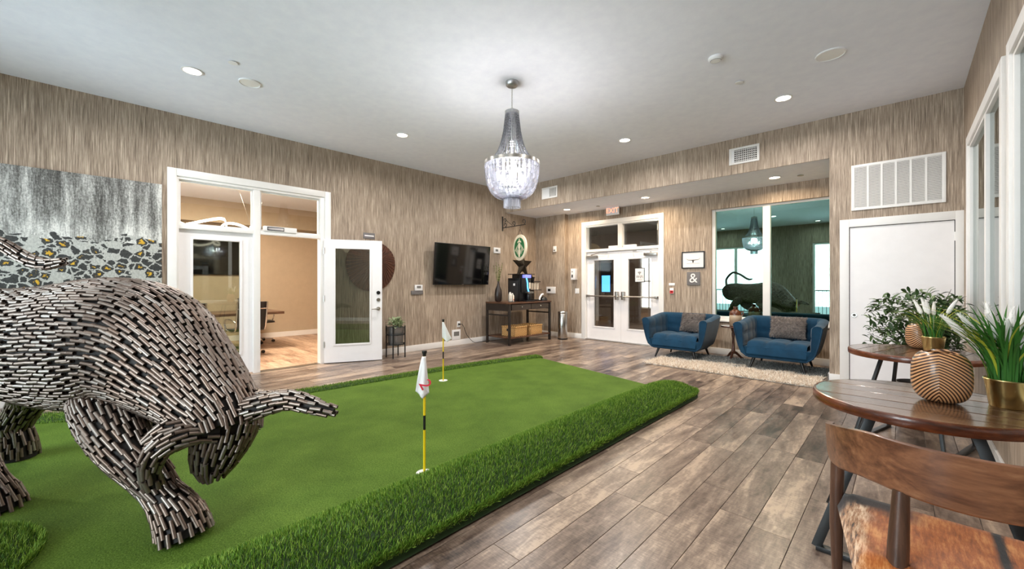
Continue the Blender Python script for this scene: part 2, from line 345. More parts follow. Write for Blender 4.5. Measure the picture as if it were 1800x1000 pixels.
b = MB(); b.box((-4.95, 12.25, 0), (-4.85, 12.3, 2.4)).box((-3.75, 12.25, 0), (-3.65, 12.3, 2.4)).box((-4.95, 12.25, 2.3), (-3.65, 12.3, 2.4)).build('trim_4', WH)['kind'] = 'structure'
# ---- room behind the tinted window
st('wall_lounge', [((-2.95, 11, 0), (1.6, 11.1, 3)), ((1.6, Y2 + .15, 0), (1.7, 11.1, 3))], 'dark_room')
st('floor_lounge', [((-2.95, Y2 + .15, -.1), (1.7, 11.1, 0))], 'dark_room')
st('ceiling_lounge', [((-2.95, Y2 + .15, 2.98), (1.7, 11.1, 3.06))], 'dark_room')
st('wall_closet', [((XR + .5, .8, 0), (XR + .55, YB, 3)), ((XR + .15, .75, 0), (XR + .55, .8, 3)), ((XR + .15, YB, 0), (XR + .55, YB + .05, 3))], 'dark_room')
# ---- windows of the right wall
def window_right(name, y0, y1, z0, z1, mids):
    w = struct(name); c = .095; b = MB()
    b.box((XR - .022, y0 - .08, z0 - .02), (XR, y0 + .015, z1 + .08)).box((XR - .022, y1 - .015, z0 - .02), (XR, y1 + .08, z1 + .08)).box((XR - .022, y0 + .015, z1 - .015), (XR, y1 - .015, z1 + .08))
    b.build('casing', WH, w, bevel=.003)
    MB().box((XR - .05, y0 - .1, z0 - .045), (XR + .02, y1 + .1, z0 - .02)).build('sill', WH, w, bevel=.004)
    edges = [y0 + .015] + mids + [y1 - .015]
    for a, e in zip(edges[:-1], edges[1:]):
        f = .042; b = MB(); xa, xb = XR - .006, XR + .045
        b.box((xa, a, z0), (xb, a + f, z1)).box((xa, e - f, z0), (xb, e, z1)).box((xa, a + f, z1 - f), (xb, e - f, z1)).box((xa, a + f, z0), (xb, e - f, z0 + f))
        sa = b.build('sash', WH, w, bevel=.003)
        MB().box((XR + .018, a + f, z0 + f), (XR + .024, e - f, z1 - f)).build('pane', MATS['dark_glass'], sa)
window_right('window_1', WA[0], WA[1], .78, 2.74, [5.12])
window_right('window_2', WB_[0], WB_[1], .78, 2.74, [2.85])
# ---- tinted interior window of the recess
w = struct('window_3'); b = MB(); yg = Y2 + .1
b.box((-2.61, yg - .05, .63), (-2.555, yg + .03, 2.69)).box((-2.555, yg - .05, .63), (-.716, yg + .03, .70)).box((-2.555, yg - .03, 2.655), (-.716, yg + .03, 2.69))
b.build('window_frame', MATS['white_paint'], w, bevel=.003)
MB().box((-1.775, yg - .055, .70), (-1.665, yg + .02, 2.655)).build('mullion', WH, w, bevel=.003)
MB().box((-2.61, Y2 - .03, .605), (-.72, yg - .05, .632)).build('window_sill', WH, w, bevel=.004)
for a, e in ((-2.555, -1.775), (-1.665, -.718)): MB().box((a, yg, .70), (e, yg + .008, 2.655)).build('pane', MATS['tint_glass'], w)
# ---- tall windows behind the camera
for i, (a, e) in enumerate((FA, FB)):
    w = struct('window_%d' % (6 + i)); b = MB()
    b.box((a, YF - .12, 0), (a + .07, YF - .03, 2.8)).box((e - .07, YF - .12, 0), (e, YF - .03, 2.8)).box((a + .07, YF - .12, 2.73), (e - .07, YF - .03, 2.8)).box((a + .07, YF - .12, 0), (e - .07, YF - .03, .1)); m = (a + e) / 2
    b.box((m - .05, YF - .12, .1), (m + .05, YF - .03, 2.73)).build('window_frame', WH, w)
    for p, q in ((a + .07, m - .05), (m + .05, e - .07)): MB().box((p, YF - .08, .1), (q, YF - .075, 2.73)).build('pane', MATS['clear_glass'], w)
r = thing('balcony_railing', 'dark metal balcony railing outside the tall windows', 'railing', (-3.4, -2.75, 0))
b = MB(); b.box((-3.4, -.02, 1.0), (3.2, .02, 1.05)).box((-3.4, -.02, .1), (3.2, .02, .14)); b.build('rail', MATS['black_metal'], r)
for k in range(55): MB().box((-3.38 + k * .12, -.008, .14), (-3.364 + k * .12, .008, 1.0)).build('baluster', MATS['black_metal'], r)
st('balcony_floor', [((-7, -3.3, -.15), (1, YF - .15, -.02))], 'dark_room')
# ---- glazed door leaf (local: x along the width from the hinge, z up)
def leaf(name, w, h, gx0, gx1, gz0, gz1, gmat='door_glass', mat='door_paint', t=.044):
    d = struct(name); b = MB()
    b.box((0, 0, 0), (gx0, t, h)).box((gx1, 0, 0), (w, t, h)).box((gx0, 0, 0), (gx1, t, gz0)).box((gx0, 0, gz1), (gx1, t, h)); b.build('stile_and_rail', MATS[mat], d)
    b = MB(); m = .028
    for ya, yb in ((-.01, 0), (t, t + .01)):
        b.box((gx0 - m, ya, gz0 - m), (gx0, yb, gz1 + m)).box((gx1, ya, gz0 - m), (gx1 + m, yb, gz1 + m)).box((gx0, ya, gz0 - m), (gx1, yb, gz0)).box((gx0, ya, gz1), (gx1, yb, gz1 + m))
    b.build('glazing_bead', MATS[mat], d, bevel=.003)
    MB().box((gx0, t / 2 - .003, gz0), (gx1, t / 2 + .003, gz1)).build('pane', MATS[gmat], d)
    return d
# ---- left doorway: casing, transoms, one fixed leaf, one open leaf
t1 = struct('trim_1'); b = MB(); x0, x1 = XL, XL + .022
b.box((x0, .681, 0), (x1, .775, 2.81)).box((x0, 2.655, 0), (x1, 2.748, 2.81)).box((x0, .775, 2.715), (x1, 2.655, 2.81)); b.build('casing', WH, t1, bevel=.003)
b = MB(); xa, xb = XL - .13, XL
b.box((xa, .74, 0), (xb, .80, 2.75)).box((xa, 2.59, 0), (xb, 2.69, 2.75)).box((xa, .80, 2.68), (xb, 2.59, 2.75)); b.build('jamb', WH, t1, bevel=.002)
MB().box((xa, 1.65, 0), (xb - .005, 1.735, 2.68)).build('mullion', WH, t1, bevel=.003)
MB().box((xa, .80, 2.035), (xb - .01, 1.65, 2.09)).box((xa, 1.735, 2.035), (xb - .01, 2.59, 2.09)).build('transom_bar', WH, t1, bevel=.003)
for a, e in ((.80, 1.65), (1.735, 2.59)):
    b = MB(); f = .022; b.box((XL - .09, a, 2.09), (XL - .04, a + f, 2.68)).box((XL - .09, e - f, 2.09), (XL - .04, e, 2.68)).box((XL - .09, a + f, 2.655), (XL - .04, e - f, 2.68)).box((XL - .09, a + f, 2.09), (XL - .04, e - f, 2.112)); b.build('transom_stop', WH, t1)
    MB().box((XL - .068, a + f, 2.112), (XL - .062, e - f, 2.655)).build('transom_pane', MATS['clear_glass'], t1)
MB().box((xa, 1.735, -.004), (xb, 2.59, .008)).build('threshold', MATS['nickel'], t1)
d1 = leaf('door_1', .85, 2.025, .155, .69, .295, 1.897); d1.location = (XL - .06, .80, .01); d1.rotation_euler = (0, 0, PI / 2)
d2 = leaf('door_2', .90, 2.02, .17, .70, .30, 1.87); d2.location = (XL + .03, 2.635, .012); d2.rotation_euler = (0, 0, math.atan2(.811, .375))
def roundplate(parent, x, z, mat, r=.032, y0=-.014):
    m = MB(); m.cyl((x, 0, z), (x, y0, z), r, r * .9, 18); return m
for z, mt in ((1.14, 'black_plastic'), (1.02, 'nickel')): roundplate(d2, .84, z, mt).build('deadbolt', MATS[mt], d2, smooth=40)
h = roundplate(d2, .84, .87, 'nickel').build('handle', MATS['nickel'], d2, smooth=40)
MB().tube([(.84, -.014, .87), (.84, -.06, .87), (.82, -.065, .87), (.73, -.06, .865)], [.012, .012, .012, .009], 8).build('lever', MATS['nickel'], h, smooth=60)
for z in (.25, 1.0, 1.78): MB().cyl((0, -.006, z), (0, -.006, z + .1), .008, n=8).build('hinge', MATS['nickel'], d2)
MB().box((.0, -.0, -.011), (.9, .044, 0)).build('door_sweep', MATS['black_plastic'], d2)
k = thing('magnetic_lock', 'white magnetic door lock on the transom above the open doorway', 'door lock', (XL - .02, 1.95, 2.09))
MB().box((-.05, -.17, 0), (.03, .28, .075)).build('housing', WH, k, bevel=.004); MB().box((.03, -.13, .01), (.034, .1, .066)).build('magnet_plate', MATS['black_plastic'], k); MB().box((.034, -.12, .024), (.036, .09, .052)).build('steel_face', MATS['nickel'], k)
# ---- double doors of the recess
t2 = struct('trim_2'); b = MB(); ya, yb = Y2 - .022, Y2
b.box((-5.50, ya, 0), (-5.40, yb, 2.745)).box((-3.61, ya, 0), (-3.512, yb, 2.745)).box((-5.40, ya, 2.65), (-3.61, yb, 2.745)); b.build('casing', WH, t2, bevel=.003)
b = MB(); b.box((-5.42, yb, 0), (-5.385, Y2 + .15, 2.66)).box((-3.625, yb, 0), (-3.59, Y2 + .15, 2.66)).box((-5.385, yb, 2.62), (-3.625, Y2 + .15, 2.66)); b.build('jamb', WH, t2)
MB().box((-5.385, Y2 + .005, 2.035), (-3.625, Y2 + .15, 2.095)).build('transom_bar', WH, t2, bevel=.003)
MB().box((-4.56, Y2 + .005, 2.095), (-4.46, Y2 + .15, 2.62)).build('mullion', WH, t2, bevel=.003)
for a, e in ((-5.385, -4.56), (-4.46, -3.625)): MB().box((a, Y2 + .11, 2.095), (e, Y2 + .116, 2.62)).build('transom_pane', MATS['clear_glass'], t2)
for a, e in ((-4.80, -4.57), (-4.44, -4.15)): MB().box((a, Y2 + .02, 2.095), (e, Y2 + .09, 2.15)).build('lock_housing', WH, t2, bevel=.004)
MB().box((-5.385, Y2 - .03, 0), (-3.625, Y2 + .1, .012)).build('threshold', MATS['nickel'], t2, bevel=.004)
for i, x0 in enumerate((-5.382, -4.503)):
    d = leaf('door_%d' % (3 + i), .876, 2.01, .185 if i == 0 else .175, .70 if i == 0 else .69, .30, 1.82, 'clear_glass'); d.location = (x0, Y2 + .05, .016)
    hx = .80 if i == 0 else .075
    bar = MB().tube([(.02, -.075, 1.0), (.86, -.075, 1.0)], .017, 10).build('push_bar', MATS['nickel'], d, smooth=40)
    MB().box((hx - .03, -.095, .93), (hx + .03, 0, 1.11)).build('bar_bracket', MATS['nickel'], bar, bevel=.01)
    MB().box((.02 if i == 0 else .80, -.09, .975), (.075 if i == 0 else .86, 0, 1.025)).build('bar_end', MATS['nickel'], bar, bevel=.006)
    cx = .15 if i == 0 else .70
    cl = MB().box((cx - .14, -.075, 1.875), (cx + .14, -.004, 1.935)).build('door_closer', MATS['grey_plastic'] if i == 0 else MATS['nickel'], d, bevel=.006)
    MB().bar((cx, -.05, 1.95), (cx + (.26 if i == 0 else -.26), -.13, 1.985), .025, .012).bar((cx, -.05, 1.935), (cx, -.05, 1.955), .03, .03).bar((cx + (.26 if i == 0 else -.26), -.13, 1.985), (cx + (.40 if i == 0 else -.40), -.02, 1.99), .02, .01).build('closer_arm', MATS['nickel'], cl)
# ---- white flush door of the back wall
d5 = struct('door_5'); MB().box((-.505, YB - .006, .008), (.412, YB, 2.03)).build('slab', MATS['door_paint'], d5)
b = MB(); b.box((-.512, YB - .003, 0), (-.505, YB, 2.038)).box((.412, YB - .003, 0), (.419, YB, 2.038)).box((-.512, YB - .003, 2.03), (.419, YB, 2.038)); b.build('shadow_gap', MATS['joint'], d5)
b = MB(); b.box((-.607, YB - .024, 0), (-.512, YB, 2.138)).box((.419, YB - .024, 0), (XR, YB, 2.138)).box((-.512, YB - .024, 2.038), (.419, YB, 2.138)); b.build('casing', WH, d5, bevel=.003)
for z in (.25, 1.0, 1.8): MB().cyl((.418, YB - .012, z), (.418, YB - .012, z + .1), .008, n=8).build('hinge', MATS['white_paint'], d5)
MB().cyl((-.462, YB - .006, .905), (-.462, YB - .014, .905), .03, .028, 18).build('lock_rose', MATS['nickel'], d5, smooth=40)
MB().cyl((-.462, YB - .014, .905), (-.462, YB - .022, .905), .016, .014, 14).build('lock_cylinder', MATS['dark_steel'], d5, smooth=40)
# ================================================================ bull sculpture clad in short steel tubes
s = NT('steel_tube').set(Metallic=.8, Roughness=.4)
oi = s.n('ShaderNodeObjectInfo'); ge = s.n('ShaderNodeNewGeometry'); rnd = s.math('FRACT', s.math('ADD', oi.outputs['Random'], ge.outputs['Random Per Island']))
nz = s.noise(s.coord((1, 1, 1)), 40, 3)
s.col(s.mix(s.math('MULTIPLY', nz, .5), s.ramp(rnd, [(0, sr(112, 96, 86)), (.3, sr(134, 118, 108)), (.6, sr(150, 140, 132)), (.85, sr(128, 110, 98)), (1, sr(166, 160, 154))]), sr(92, 76, 66)))
plain('bull_core', sr(26, 22, 20), .6, .4)
BULL = {
    'body': [(-1.9, 0.36, 0.95, 0.05, 0.05), (-1.84, 0.35, 0.97, 0.2, 0.16), (-1.68, 0.3, 0.97, 0.3, 0.25), (-1.3, 0.22, 0.96, 0.33, 0.29), (-0.88, 0.12, 0.945, 0.325, 0.28), (-0.4, 0.0, 0.935, 0.36, 0.31), (-0.005, -0.08, 0.954, 0.385, 0.33), (0.279, -0.14, 0.947, 0.35, 0.32), (0.547, -0.21, 0.814, 0.265, 0.26), (0.765, -0.28, 0.664, 0.2, 0.2), (0.84, -0.31, 0.585, 0.182, 0.18), (0.868, -0.335, 0.525, 0.165, 0.16)],
    'head': [(0.854, -0.25, 0.65, 0.09, 0.09), (0.85, -0.26, 0.60, 0.14, 0.14), (0.835, -0.28, 0.51, 0.138, 0.135), (0.81, -0.30, 0.42, 0.12, 0.115), (0.795, -0.31, 0.345, 0.096, 0.09), (0.79, -0.31, 0.285, 0.06, 0.055)],
    'horn_n': [(0.872, -0.38, 0.563, 0.06, 0.06), (0.8, -0.44, 0.57, 0.056, 0.056), (0.725, -0.5, 0.545, 0.05, 0.05), (0.672, -0.53, 0.49, 0.043, 0.043), (0.645, -0.53, 0.41, 0.036, 0.036), (0.655, -0.52, 0.325, 0.03, 0.03)],
    'horn_f': [(0.866, -0.33, 0.618, 0.06, 0.06), (0.979, -0.34, 0.64, 0.055, 0.055), (1.106, -0.35, 0.679, 0.047, 0.047), (1.232, -0.36, 0.703, 0.042, 0.042), (1.356, -0.37, 0.676, 0.034, 0.034), (1.471, -0.38, 0.649, 0.02, 0.02)],
    'ear_n': [(0.813, -0.42, 0.607, 0.035, 0.035), (0.703, -0.48, 0.599, 0.036, 0.036), (0.621, -0.53, 0.545, 0.012, 0.012)],
    'ear_f': [(0.857, -0.25, 0.665, 0.03, 0.03), (0.967, -0.25, 0.69, 0.026, 0.026), (1.077, -0.25, 0.7, 0.01, 0.01)],
    'fore_n': [(0.0, -0.06, 0.82, 0.12, 0.12), (0.10, -0.19, 0.67, 0.15, 0.15), (0.239, -0.31, 0.575, 0.132, 0.132), (0.388, -0.38, 0.459, 0.11, 0.11), (0.525, -0.4, 0.326, 0.085, 0.085), (0.598, -0.41, 0.24, 0.074, 0.074), (0.653, -0.42, 0.187, 0.085, 0.085), (0.711, -0.43, 0.112, 0.102, 0.102), (0.742, -0.44, 0.037, 0.112, 0.112)],
    'fore_f': [(-0.039, 0.12, 0.649, 0.17, 0.17), (0.078, 0.1, 0.501, 0.12, 0.12), (0.125, 0.08, 0.424, 0.085, 0.085), (-0.002, 0.08, 0.399, 0.075, 0.075), (-0.166, 0.1, 0.428, 0.065, 0.065)],
    'hind_f': [(-0.97, 0.26, 0.78, 0.13, 0.13), (-1.085, 0.45, 0.523, 0.11, 0.11), (-1.167, 0.47, 0.401, 0.088, 0.088), (-1.254, 0.48, 0.265, 0.088, 0.088), (-1.235, 0.485, 0.196, 0.083, 0.083), (-1.241, 0.49, 0.115, 0.1, 0.1), (-1.241, 0.49, 0.031, 0.106, 0.106)],
    'hind_n': [(-1.22, 0.14, 0.82, 0.17, 0.17), (-1.082, 0.0, 0.54, 0.17, 0.17), (-0.845, -0.1, 0.369, 0.11, 0.11), (-0.659, -0.17, 0.234, 0.082, 0.082), (-0.588, -0.19, 0.162, 0.088, 0.088), (-0.549, -0.19, 0.082, 0.108, 0.108), (-0.536, -0.19, 0.023, 0.115, 0.115)],
    'tail': [(-1.8, 0.32, 1.15, 0.035, 0.035), (-1.88, 0.3, 1.45, 0.03, 0.03), (-1.55, 0.26, 1.7, 0.03, 0.03), (-1.255, 0.22, 1.67, 0.03, 0.03), (-1.001, 0.2, 1.581, 0.03, 0.03), (-0.819, 0.18, 1.489, 0.03, 0.03), (-0.661, 0.16, 1.443, 0.027, 0.027), (-0.505, 0.14, 1.46, 0.014, 0.014)],
}
bull = thing('bull_sculpture', 'life-size charging bull sculpture clad in short steel tubes on the green', 'sculpture', (-3.463, .1327, .03), YAW)
def make_tubes():
    T = {}
    for k, P in BULL.items():
        P = np.array(P); P[:, 2] -= .03
        L = np.linalg.norm(np.diff(P[:, :3], axis=0), axis=1).sum(); n = max(12, int(L / .012)); Q = cat(P, n)
        C, ra, rb = Q[:, :3], np.maximum(Q[:, 3], .008), np.maximum(Q[:, 4], .008)
        t = np.gradient(C, axis=0); t /= np.linalg.norm(t, axis=1)[:, None]
        lat = np.tile(np.array([0, 1., 0]), (n, 1)); lat -= t * (lat * t).sum(1)[:, None]; lat /= np.linalg.norm(lat, axis=1)[:, None]
        T[k] = dict(C=C, ra=ra, rb=rb, t=t, lat=lat, nor=np.cross(t, lat), s=np.concatenate([[0], np.cumsum(np.linalg.norm(np.diff(C, axis=0), axis=1))]))
    return T
TB = make_tubes()
def surf(tb, s_, a, grow=0.):
    f = lambda q: np.stack([np.interp(s_, tb['s'], q[:, i]) for i in range(3)], -1)
    C, la, no = f(tb['C']), f(tb['lat']), f(tb['nor']); ra = np.interp(s_, tb['s'], tb['ra']) + grow; rb = np.interp(s_, tb['s'], tb['rb']) + grow
    return C + la * (rb * np.cos(a))[..., None] + no * (ra * np.sin(a))[..., None]
def hidden_in(p, skip):
    r = np.zeros(len(p), bool)
    for k, tb in TB.items():
        if k == skip: continue
        D = p[:, None, :] - tb['C'][None]; ax = np.abs((D * tb['t'][None]).sum(2)); a = (D * tb['lat'][None]).sum(2) / tb['rb']; b = (D * tb['nor'][None]).sum(2) / tb['ra']
        r |= ((ax < .012) & (a * a + b * b < .90)).any(1)
    return r
core = MB()
for k, tb in TB.items():
    n = 28 if k in ('body', 'head') else 16; ii = np.linspace(0, tb['s'][-1], max(8, int(tb['s'][-1] / .04))); an = np.arange(n) * 2 * PI / n
    G = np.stack([surf(tb, np.full(n, q), an, -.006) for q in ii]); m = len(ii)
    core.add(G.reshape(-1, 3), [(i * n + j, i * n + (j + 1) % n, (i + 1) * n + (j + 1) % n, (i + 1) * n + j) for i in range(m - 1) for j in range(n)] + [tuple(range(n)), tuple((m - 1) * n + j for j in range(n))])
core.build('core', MATS['bull_core'], bull, smooth=60)
RL, RP, RR = .074, .0205, .0098
cen, dirs, nors, lens = [], [], [], []
for k, tb in TB.items():
    Ls = tb['s'][-1]; thin = k[:4] in ('horn', 'ear_', 'tail'); rl = RL * (.8 if thin else 1); pit = RP * (.95 if thin else 1)
    mark = len(cen); nb = max(2, int(Ls / (rl * 1.12))); bl = Ls / nb
    for i in range(nb):
        sm = (i + .5) * bl; per = 2 * PI * math.sqrt((np.interp(sm, tb['s'], tb['ra']) ** 2 + np.interp(sm, tb['s'], tb['rb']) ** 2) / 2)
        n = max(6, int(per / pit / 2) * 2); j = np.arange(n); a = j * 2 * PI / n + rng.normal(0, .03, n) * 2 * PI / n * 3
        sc = np.clip(sm + np.where(j % 2 == 0, -.25, .25) * bl + rng.normal(0, .06, n) * bl, .004, Ls - .004)
        hl = rl * .45; p0, p1 = surf(tb, np.clip(sc - hl, 0, Ls), a), surf(tb, np.clip(sc + hl, 0, Ls), a); p = surf(tb, sc, a); d = p1 - p0; dl = np.linalg.norm(d, axis=1); d /= dl[:, None] + 1e-9
        e = surf(tb, sc, a + .05) - surf(tb, sc, a - .05); nn = np.cross(d, e); nn /= np.linalg.norm(nn, axis=1)[:, None] + 1e-9
        out = p - np.stack([np.interp(sc, tb['s'], tb['C'][:, q]) for q in range(3)], -1); nn *= np.sign((nn * out).sum(1))[:, None]
        ok = (dl > .02) & ~hidden_in(p, k) & (rng.random(n) > .012) & (p[:, 2] > .035)
        cen.append((p + nn * .004)[ok]); lens.append((np.clip(dl / (2 * hl), .75, 1.4) * rl / RL)[ok]); dirs.append((d + rng.normal(0, .045, d.shape))[ok]); nors.append(nn[ok])
# fill the gaps that stretching leaves
    P_ = np.concatenate(cen[mark:]) if len(cen) > mark else np.zeros((0, 3)); D_ = np.concatenate(dirs[mark:]) if len(cen) > mark else np.zeros((0, 3))
    ncand = int(Ls * 2 * PI * tb['ra'].mean() * 5200); sc = rng.uniform(.01, Ls - .01, ncand); a = rng.uniform(0, 2 * PI, ncand); hl = rl * .45
    p0, p1 = surf(tb, np.clip(sc - hl, 0, Ls), a), surf(tb, np.clip(sc + hl, 0, Ls), a); p = surf(tb, sc, a); d = p1 - p0; dl = np.linalg.norm(d, axis=1); d /= dl[:, None] + 1e-9
    e = surf(tb, sc, a + .05) - surf(tb, sc, a - .05); nn = np.cross(d, e); nn /= np.linalg.norm(nn, axis=1)[:, None] + 1e-9
    out = p - np.stack([np.interp(sc, tb['s'], tb['C'][:, q]) for q in range(3)], -1); nn *= np.sign((nn * out).sum(1))[:, None]
    for i in np.where((dl > .02) & ~hidden_in(p, k) & (p[:, 2] > .035))[0]:
        w_ = P_ - p[i] - nn[i] * .004; u_ = np.abs((w_ * d[i]).sum(1)); l_ = np.linalg.norm(w_ - (w_ @ d[i])[:, None] * d[i], axis=1)
        if ((u_ < rl * .82) & (l_ < .0165)).any(): continue
        P_ = np.vstack([P_, p[i] + nn[i] * .004]); cen.append((p[i] + nn[i] * .004)[None]); dirs.append(d[i][None]); nors.append(nn[i][None]); lens.append(np.array([rl / RL * .9]))
cen, dirs, nors, lens = map(np.concatenate, (cen, dirs, nors, lens)); dirs /= np.linalg.norm(dirs, axis=1)[:, None]
an = np.arange(8) * 2 * PI / 8; ring = np.stack([np.cos(an), np.sin(an)], 1)
RV = np.concatenate([np.c_[ring * r, np.full(8, z)] for r, z in ((RR, -.5), (RR, .5), (RR * .68, .5), (RR * .68, -.5))])
RF = [(i * 8 + j, i * 8 + (j + 1) % 8, ((i + 1) % 4) * 8 + (j + 1) % 8, ((i + 1) % 4) * 8 + j) for i in range(4) for j in range(8)]
len_ = RL * lens * rng.uniform(.88, 1.06, len(cen))
RM = rotz(YAW); wc = cen @ RM.T + np.array(bull.location); wn = nors @ RM.T; wd = dirs @ RM.T
view = wc - np.array([0, 0, CAMZ]); dist = np.linalg.norm(view, axis=1); view /= dist[:, None]
vis = np.array([bool(seen([q], -12)) for q in wc]); score = np.where(vis & ((wn * view).sum(1) < -.35), len_ / dist * np.sqrt(1 - (wd * view).sum(1) ** 2), 0)
big = np.argsort(-score)[:300]; isbig = np.zeros(len(cen), bool); isbig[big] = True
me = bpy.data.meshes.new('rod'); me.from_pydata(RV.tolist(), [], RF); me.materials.append(MATS['steel_tube']); me.polygons.foreach_set('use_smooth', [True] * 32); me.set_sharp_from_angle(angle=.9)
for i in big:
    o = link('rod', me, None, bull); q = Vector(dirs[i]).to_track_quat('Z', 'Y')
    o.matrix_local = Matrix.Translation(Vector(cen[i])) @ q.to_matrix().to_4x4() @ Matrix.Diagonal((1, 1, len_[i], 1))
rest = np.where(~isbig)[0]; d = dirs[rest]; a = np.cross(d, nors[rest]); a /= np.linalg.norm(a, axis=1)[:, None]; b = np.cross(d, a)
V = cen[rest][:, None] + a[:, None] * RV[None, :, 0:1] + b[:, None] * RV[None, :, 1:2] + d[:, None] * (RV[None, :, 2:3] * len_[rest][:, None, None])
me2 = rawmesh('rod_cladding', V.reshape(-1, 3), (np.arange(len(rest))[:, None, None] * 32 + np.array(RF)[None]).reshape(-1, 4)); me2.polygons.foreach_set('use_smooth', [True] * len(me2.polygons)); me2.set_sharp_from_angle(angle=.9)
link('rod_cladding', me2, MATS['steel_tube'], bull, 'stuff')
# ================================================================ putting green
def turfmat(name, cs, sc):
    s = NT(name).set(Roughness=.85, Specular__IOR__Level=.2); v = s.coord(); a = s.noise(v, sc, 3, .7); b = s.noise(v, 2.2, 3); m = s.math('ADD', s.math('MULTIPLY', a, .75), s.math('MULTIPLY', b, .25))
    s.col(s.ramp(m, [(.32, cs[0]), (.5, cs[1]), (.68, cs[2])])); s.bump(a, .6, .006); return s
turfmat('putting_turf', [sr(48, 70, 12), sr(76, 102, 28), sr(112, 138, 54)], 130)
def blademat(name, c0, c1, c2):
    s = NT(name).set(Roughness=.55, Specular__IOR__Level=.3); g = s.n('ShaderNodeNewGeometry'); n = s.noise(s.coord(), 5, 3)
    m = s.math('ADD', s.math('MULTIPLY', g.outputs['Random Per Island'], .7), s.math('MULTIPLY', n, .3)); s.col(s.ramp(m, [(.1, c0), (.5, c1), (.9, c2)])); return s.m
blademat('fringe_grass', sr(46, 84, 14), sr(94, 134, 34), sr(166, 190, 82))
plain('fringe_backing', sr(34, 56, 18), .9)
green = thing('putting_green', 'indoor putting green with raised fringe of longer artificial grass', 'putting green', (-3.4, 2.0, 0))
INN = [(-4.64, 5.40), (-4.84, 4.2), (-4.98, 2.95), (-5.1, 1.45), (-5.42, .3), (-5.95, -.7), (-6.05, -1.95), (-4.2, -1.95), (-3.5, -1.1), (-2.2, -1.0), (-2.2, 4.85), (-2.45, 4.92)]
MB().prism(INN, 0.002, .03).build('turf', MATS['putting_turf'], green, local=False)
def fringe(name, base_fn, n, ua, va, dens_len, tilt, label=None):
    """base_fn(u, v) -> point, normal"""
    G = np.array([[base_fn(u, v) for v in np.linspace(0, 1, 14)] for u in np.linspace(0, 1, 60)])
    m = MB(); m.grid(G); o = m.build(name, MATS['fringe_backing'], green, local=False, smooth=60)
    u, v = rng.random(n), rng.random(n); k_ = n // 8; v[:k_] = 1 - .04 * rng.random(k_); v[k_:2 * k_] = np.where(rng.random(k_) < .5, .03, .97) + .02 * rng.random(k_); P = np.array([base_fn(a, b) for a, b in zip(u, v)]); e = 1e-3
    Pu = np.array([base_fn(min(a + e, 1), b) for a, b in zip(u, v)]) - P; Pv = np.array([base_fn(a, min(b + e, 1)) for a, b in zip(u, v)]) - P
    N = np.cross(Pu, Pv); N *= np.sign(N[:, 2:3] + 1e-12); N /= np.linalg.norm(N, axis=1)[:, None] + 1e-12; N = N * .8 + np.array([0, 0, .5])
    N += rng.normal(0, tilt, N.shape); N[:, 2] = np.abs(N[:, 2]) + .12; P[:, 2] = np.where(v > .955, P[:, 2] + rng.random(n) * .02, P[:, 2])
    V, F = blades(P - np.array([0, 0, .004]), N, rng.uniform(.6, 1.15, n) * dens_len, rng.uniform(.0022, .0040, n))
    link('grass_blades', rawmesh('grass_blades', V - np.array(green.location), F), MATS['fringe_grass'], o, 'stuff')
def berm(u, v):
    y = -.9 + 5.93 * u; e = min(1, (1 - u) * 5.93 / .28); f = math.sqrt(max(0, 1 - (1 - e) ** 2)); w = .285 + .01 * f
    x = -1.985 - .01 * math.sin(3 * u) + w * (2 * v - 1) * (.35 + .65 * f); h = .03 + .112 * f * math.sin(PI * (v * .94 + .03)) ** .8 * (1 - .12 * math.sin(7 * u))
    return np.array([x, y, h if 0 < v < 1 else .012])
fringe('front_fringe', berm, 110000, 0, 0, .032, .36)
BK = cat([(-4.58, 5.44, 0), (-4.86, 4.2, 0), (-5.0, 2.95, 0), (-5.14, 1.45, 0), (-5.48, .3, 0), (-6.05, -.7, 0), (-6.2, -1.9, 0)], 200)
def backf(u, v):
    k = u * 198; i = int(k); p = BK[i] + (BK[i + 1] - BK[i]) * (k - i); t = BK[min(i + 1, 199)] - BK[max(i - 1, 0)]; n = np.array([t[1], -t[0], 0]); n /= np.linalg.norm(n); wid = .10 + .22 * max(0, u - .55)
    q = p + n * (v - .5) * 2 * wid; q[2] = .03 + .022 * math.sin(PI * v) if 0 < v < 1 else .006; return q
fringe('back_fringe', backf, 44000, 0, 0, .024, .38)
def nearf(u, v):
    a = 2.2 * PI * 0 + PI * (1.06 - 1.1 * u); r = .05 + v * .95; x = -3.02 + .50 * math.cos(a) * r; y = -.72 + .56 * math.sin(a) * r - .05 * math.cos(a); return np.array([x, y, .03 + .035 * (1 - v ** 6)])
fringe('near_fringe', nearf, 26000, 0, 0, .032, .35)
plain('cup_white', sr(235, 235, 232), .4, var=.03)
plain('flag_yellow', sr(236, 200, 24), .35, var=.03); plain('flag_black', sr(18, 18, 18), .35); plain('flag_white', sr(240, 238, 238), .7, var=.03); plain('flag_red', sr(214, 34, 60), .6, var=.05)
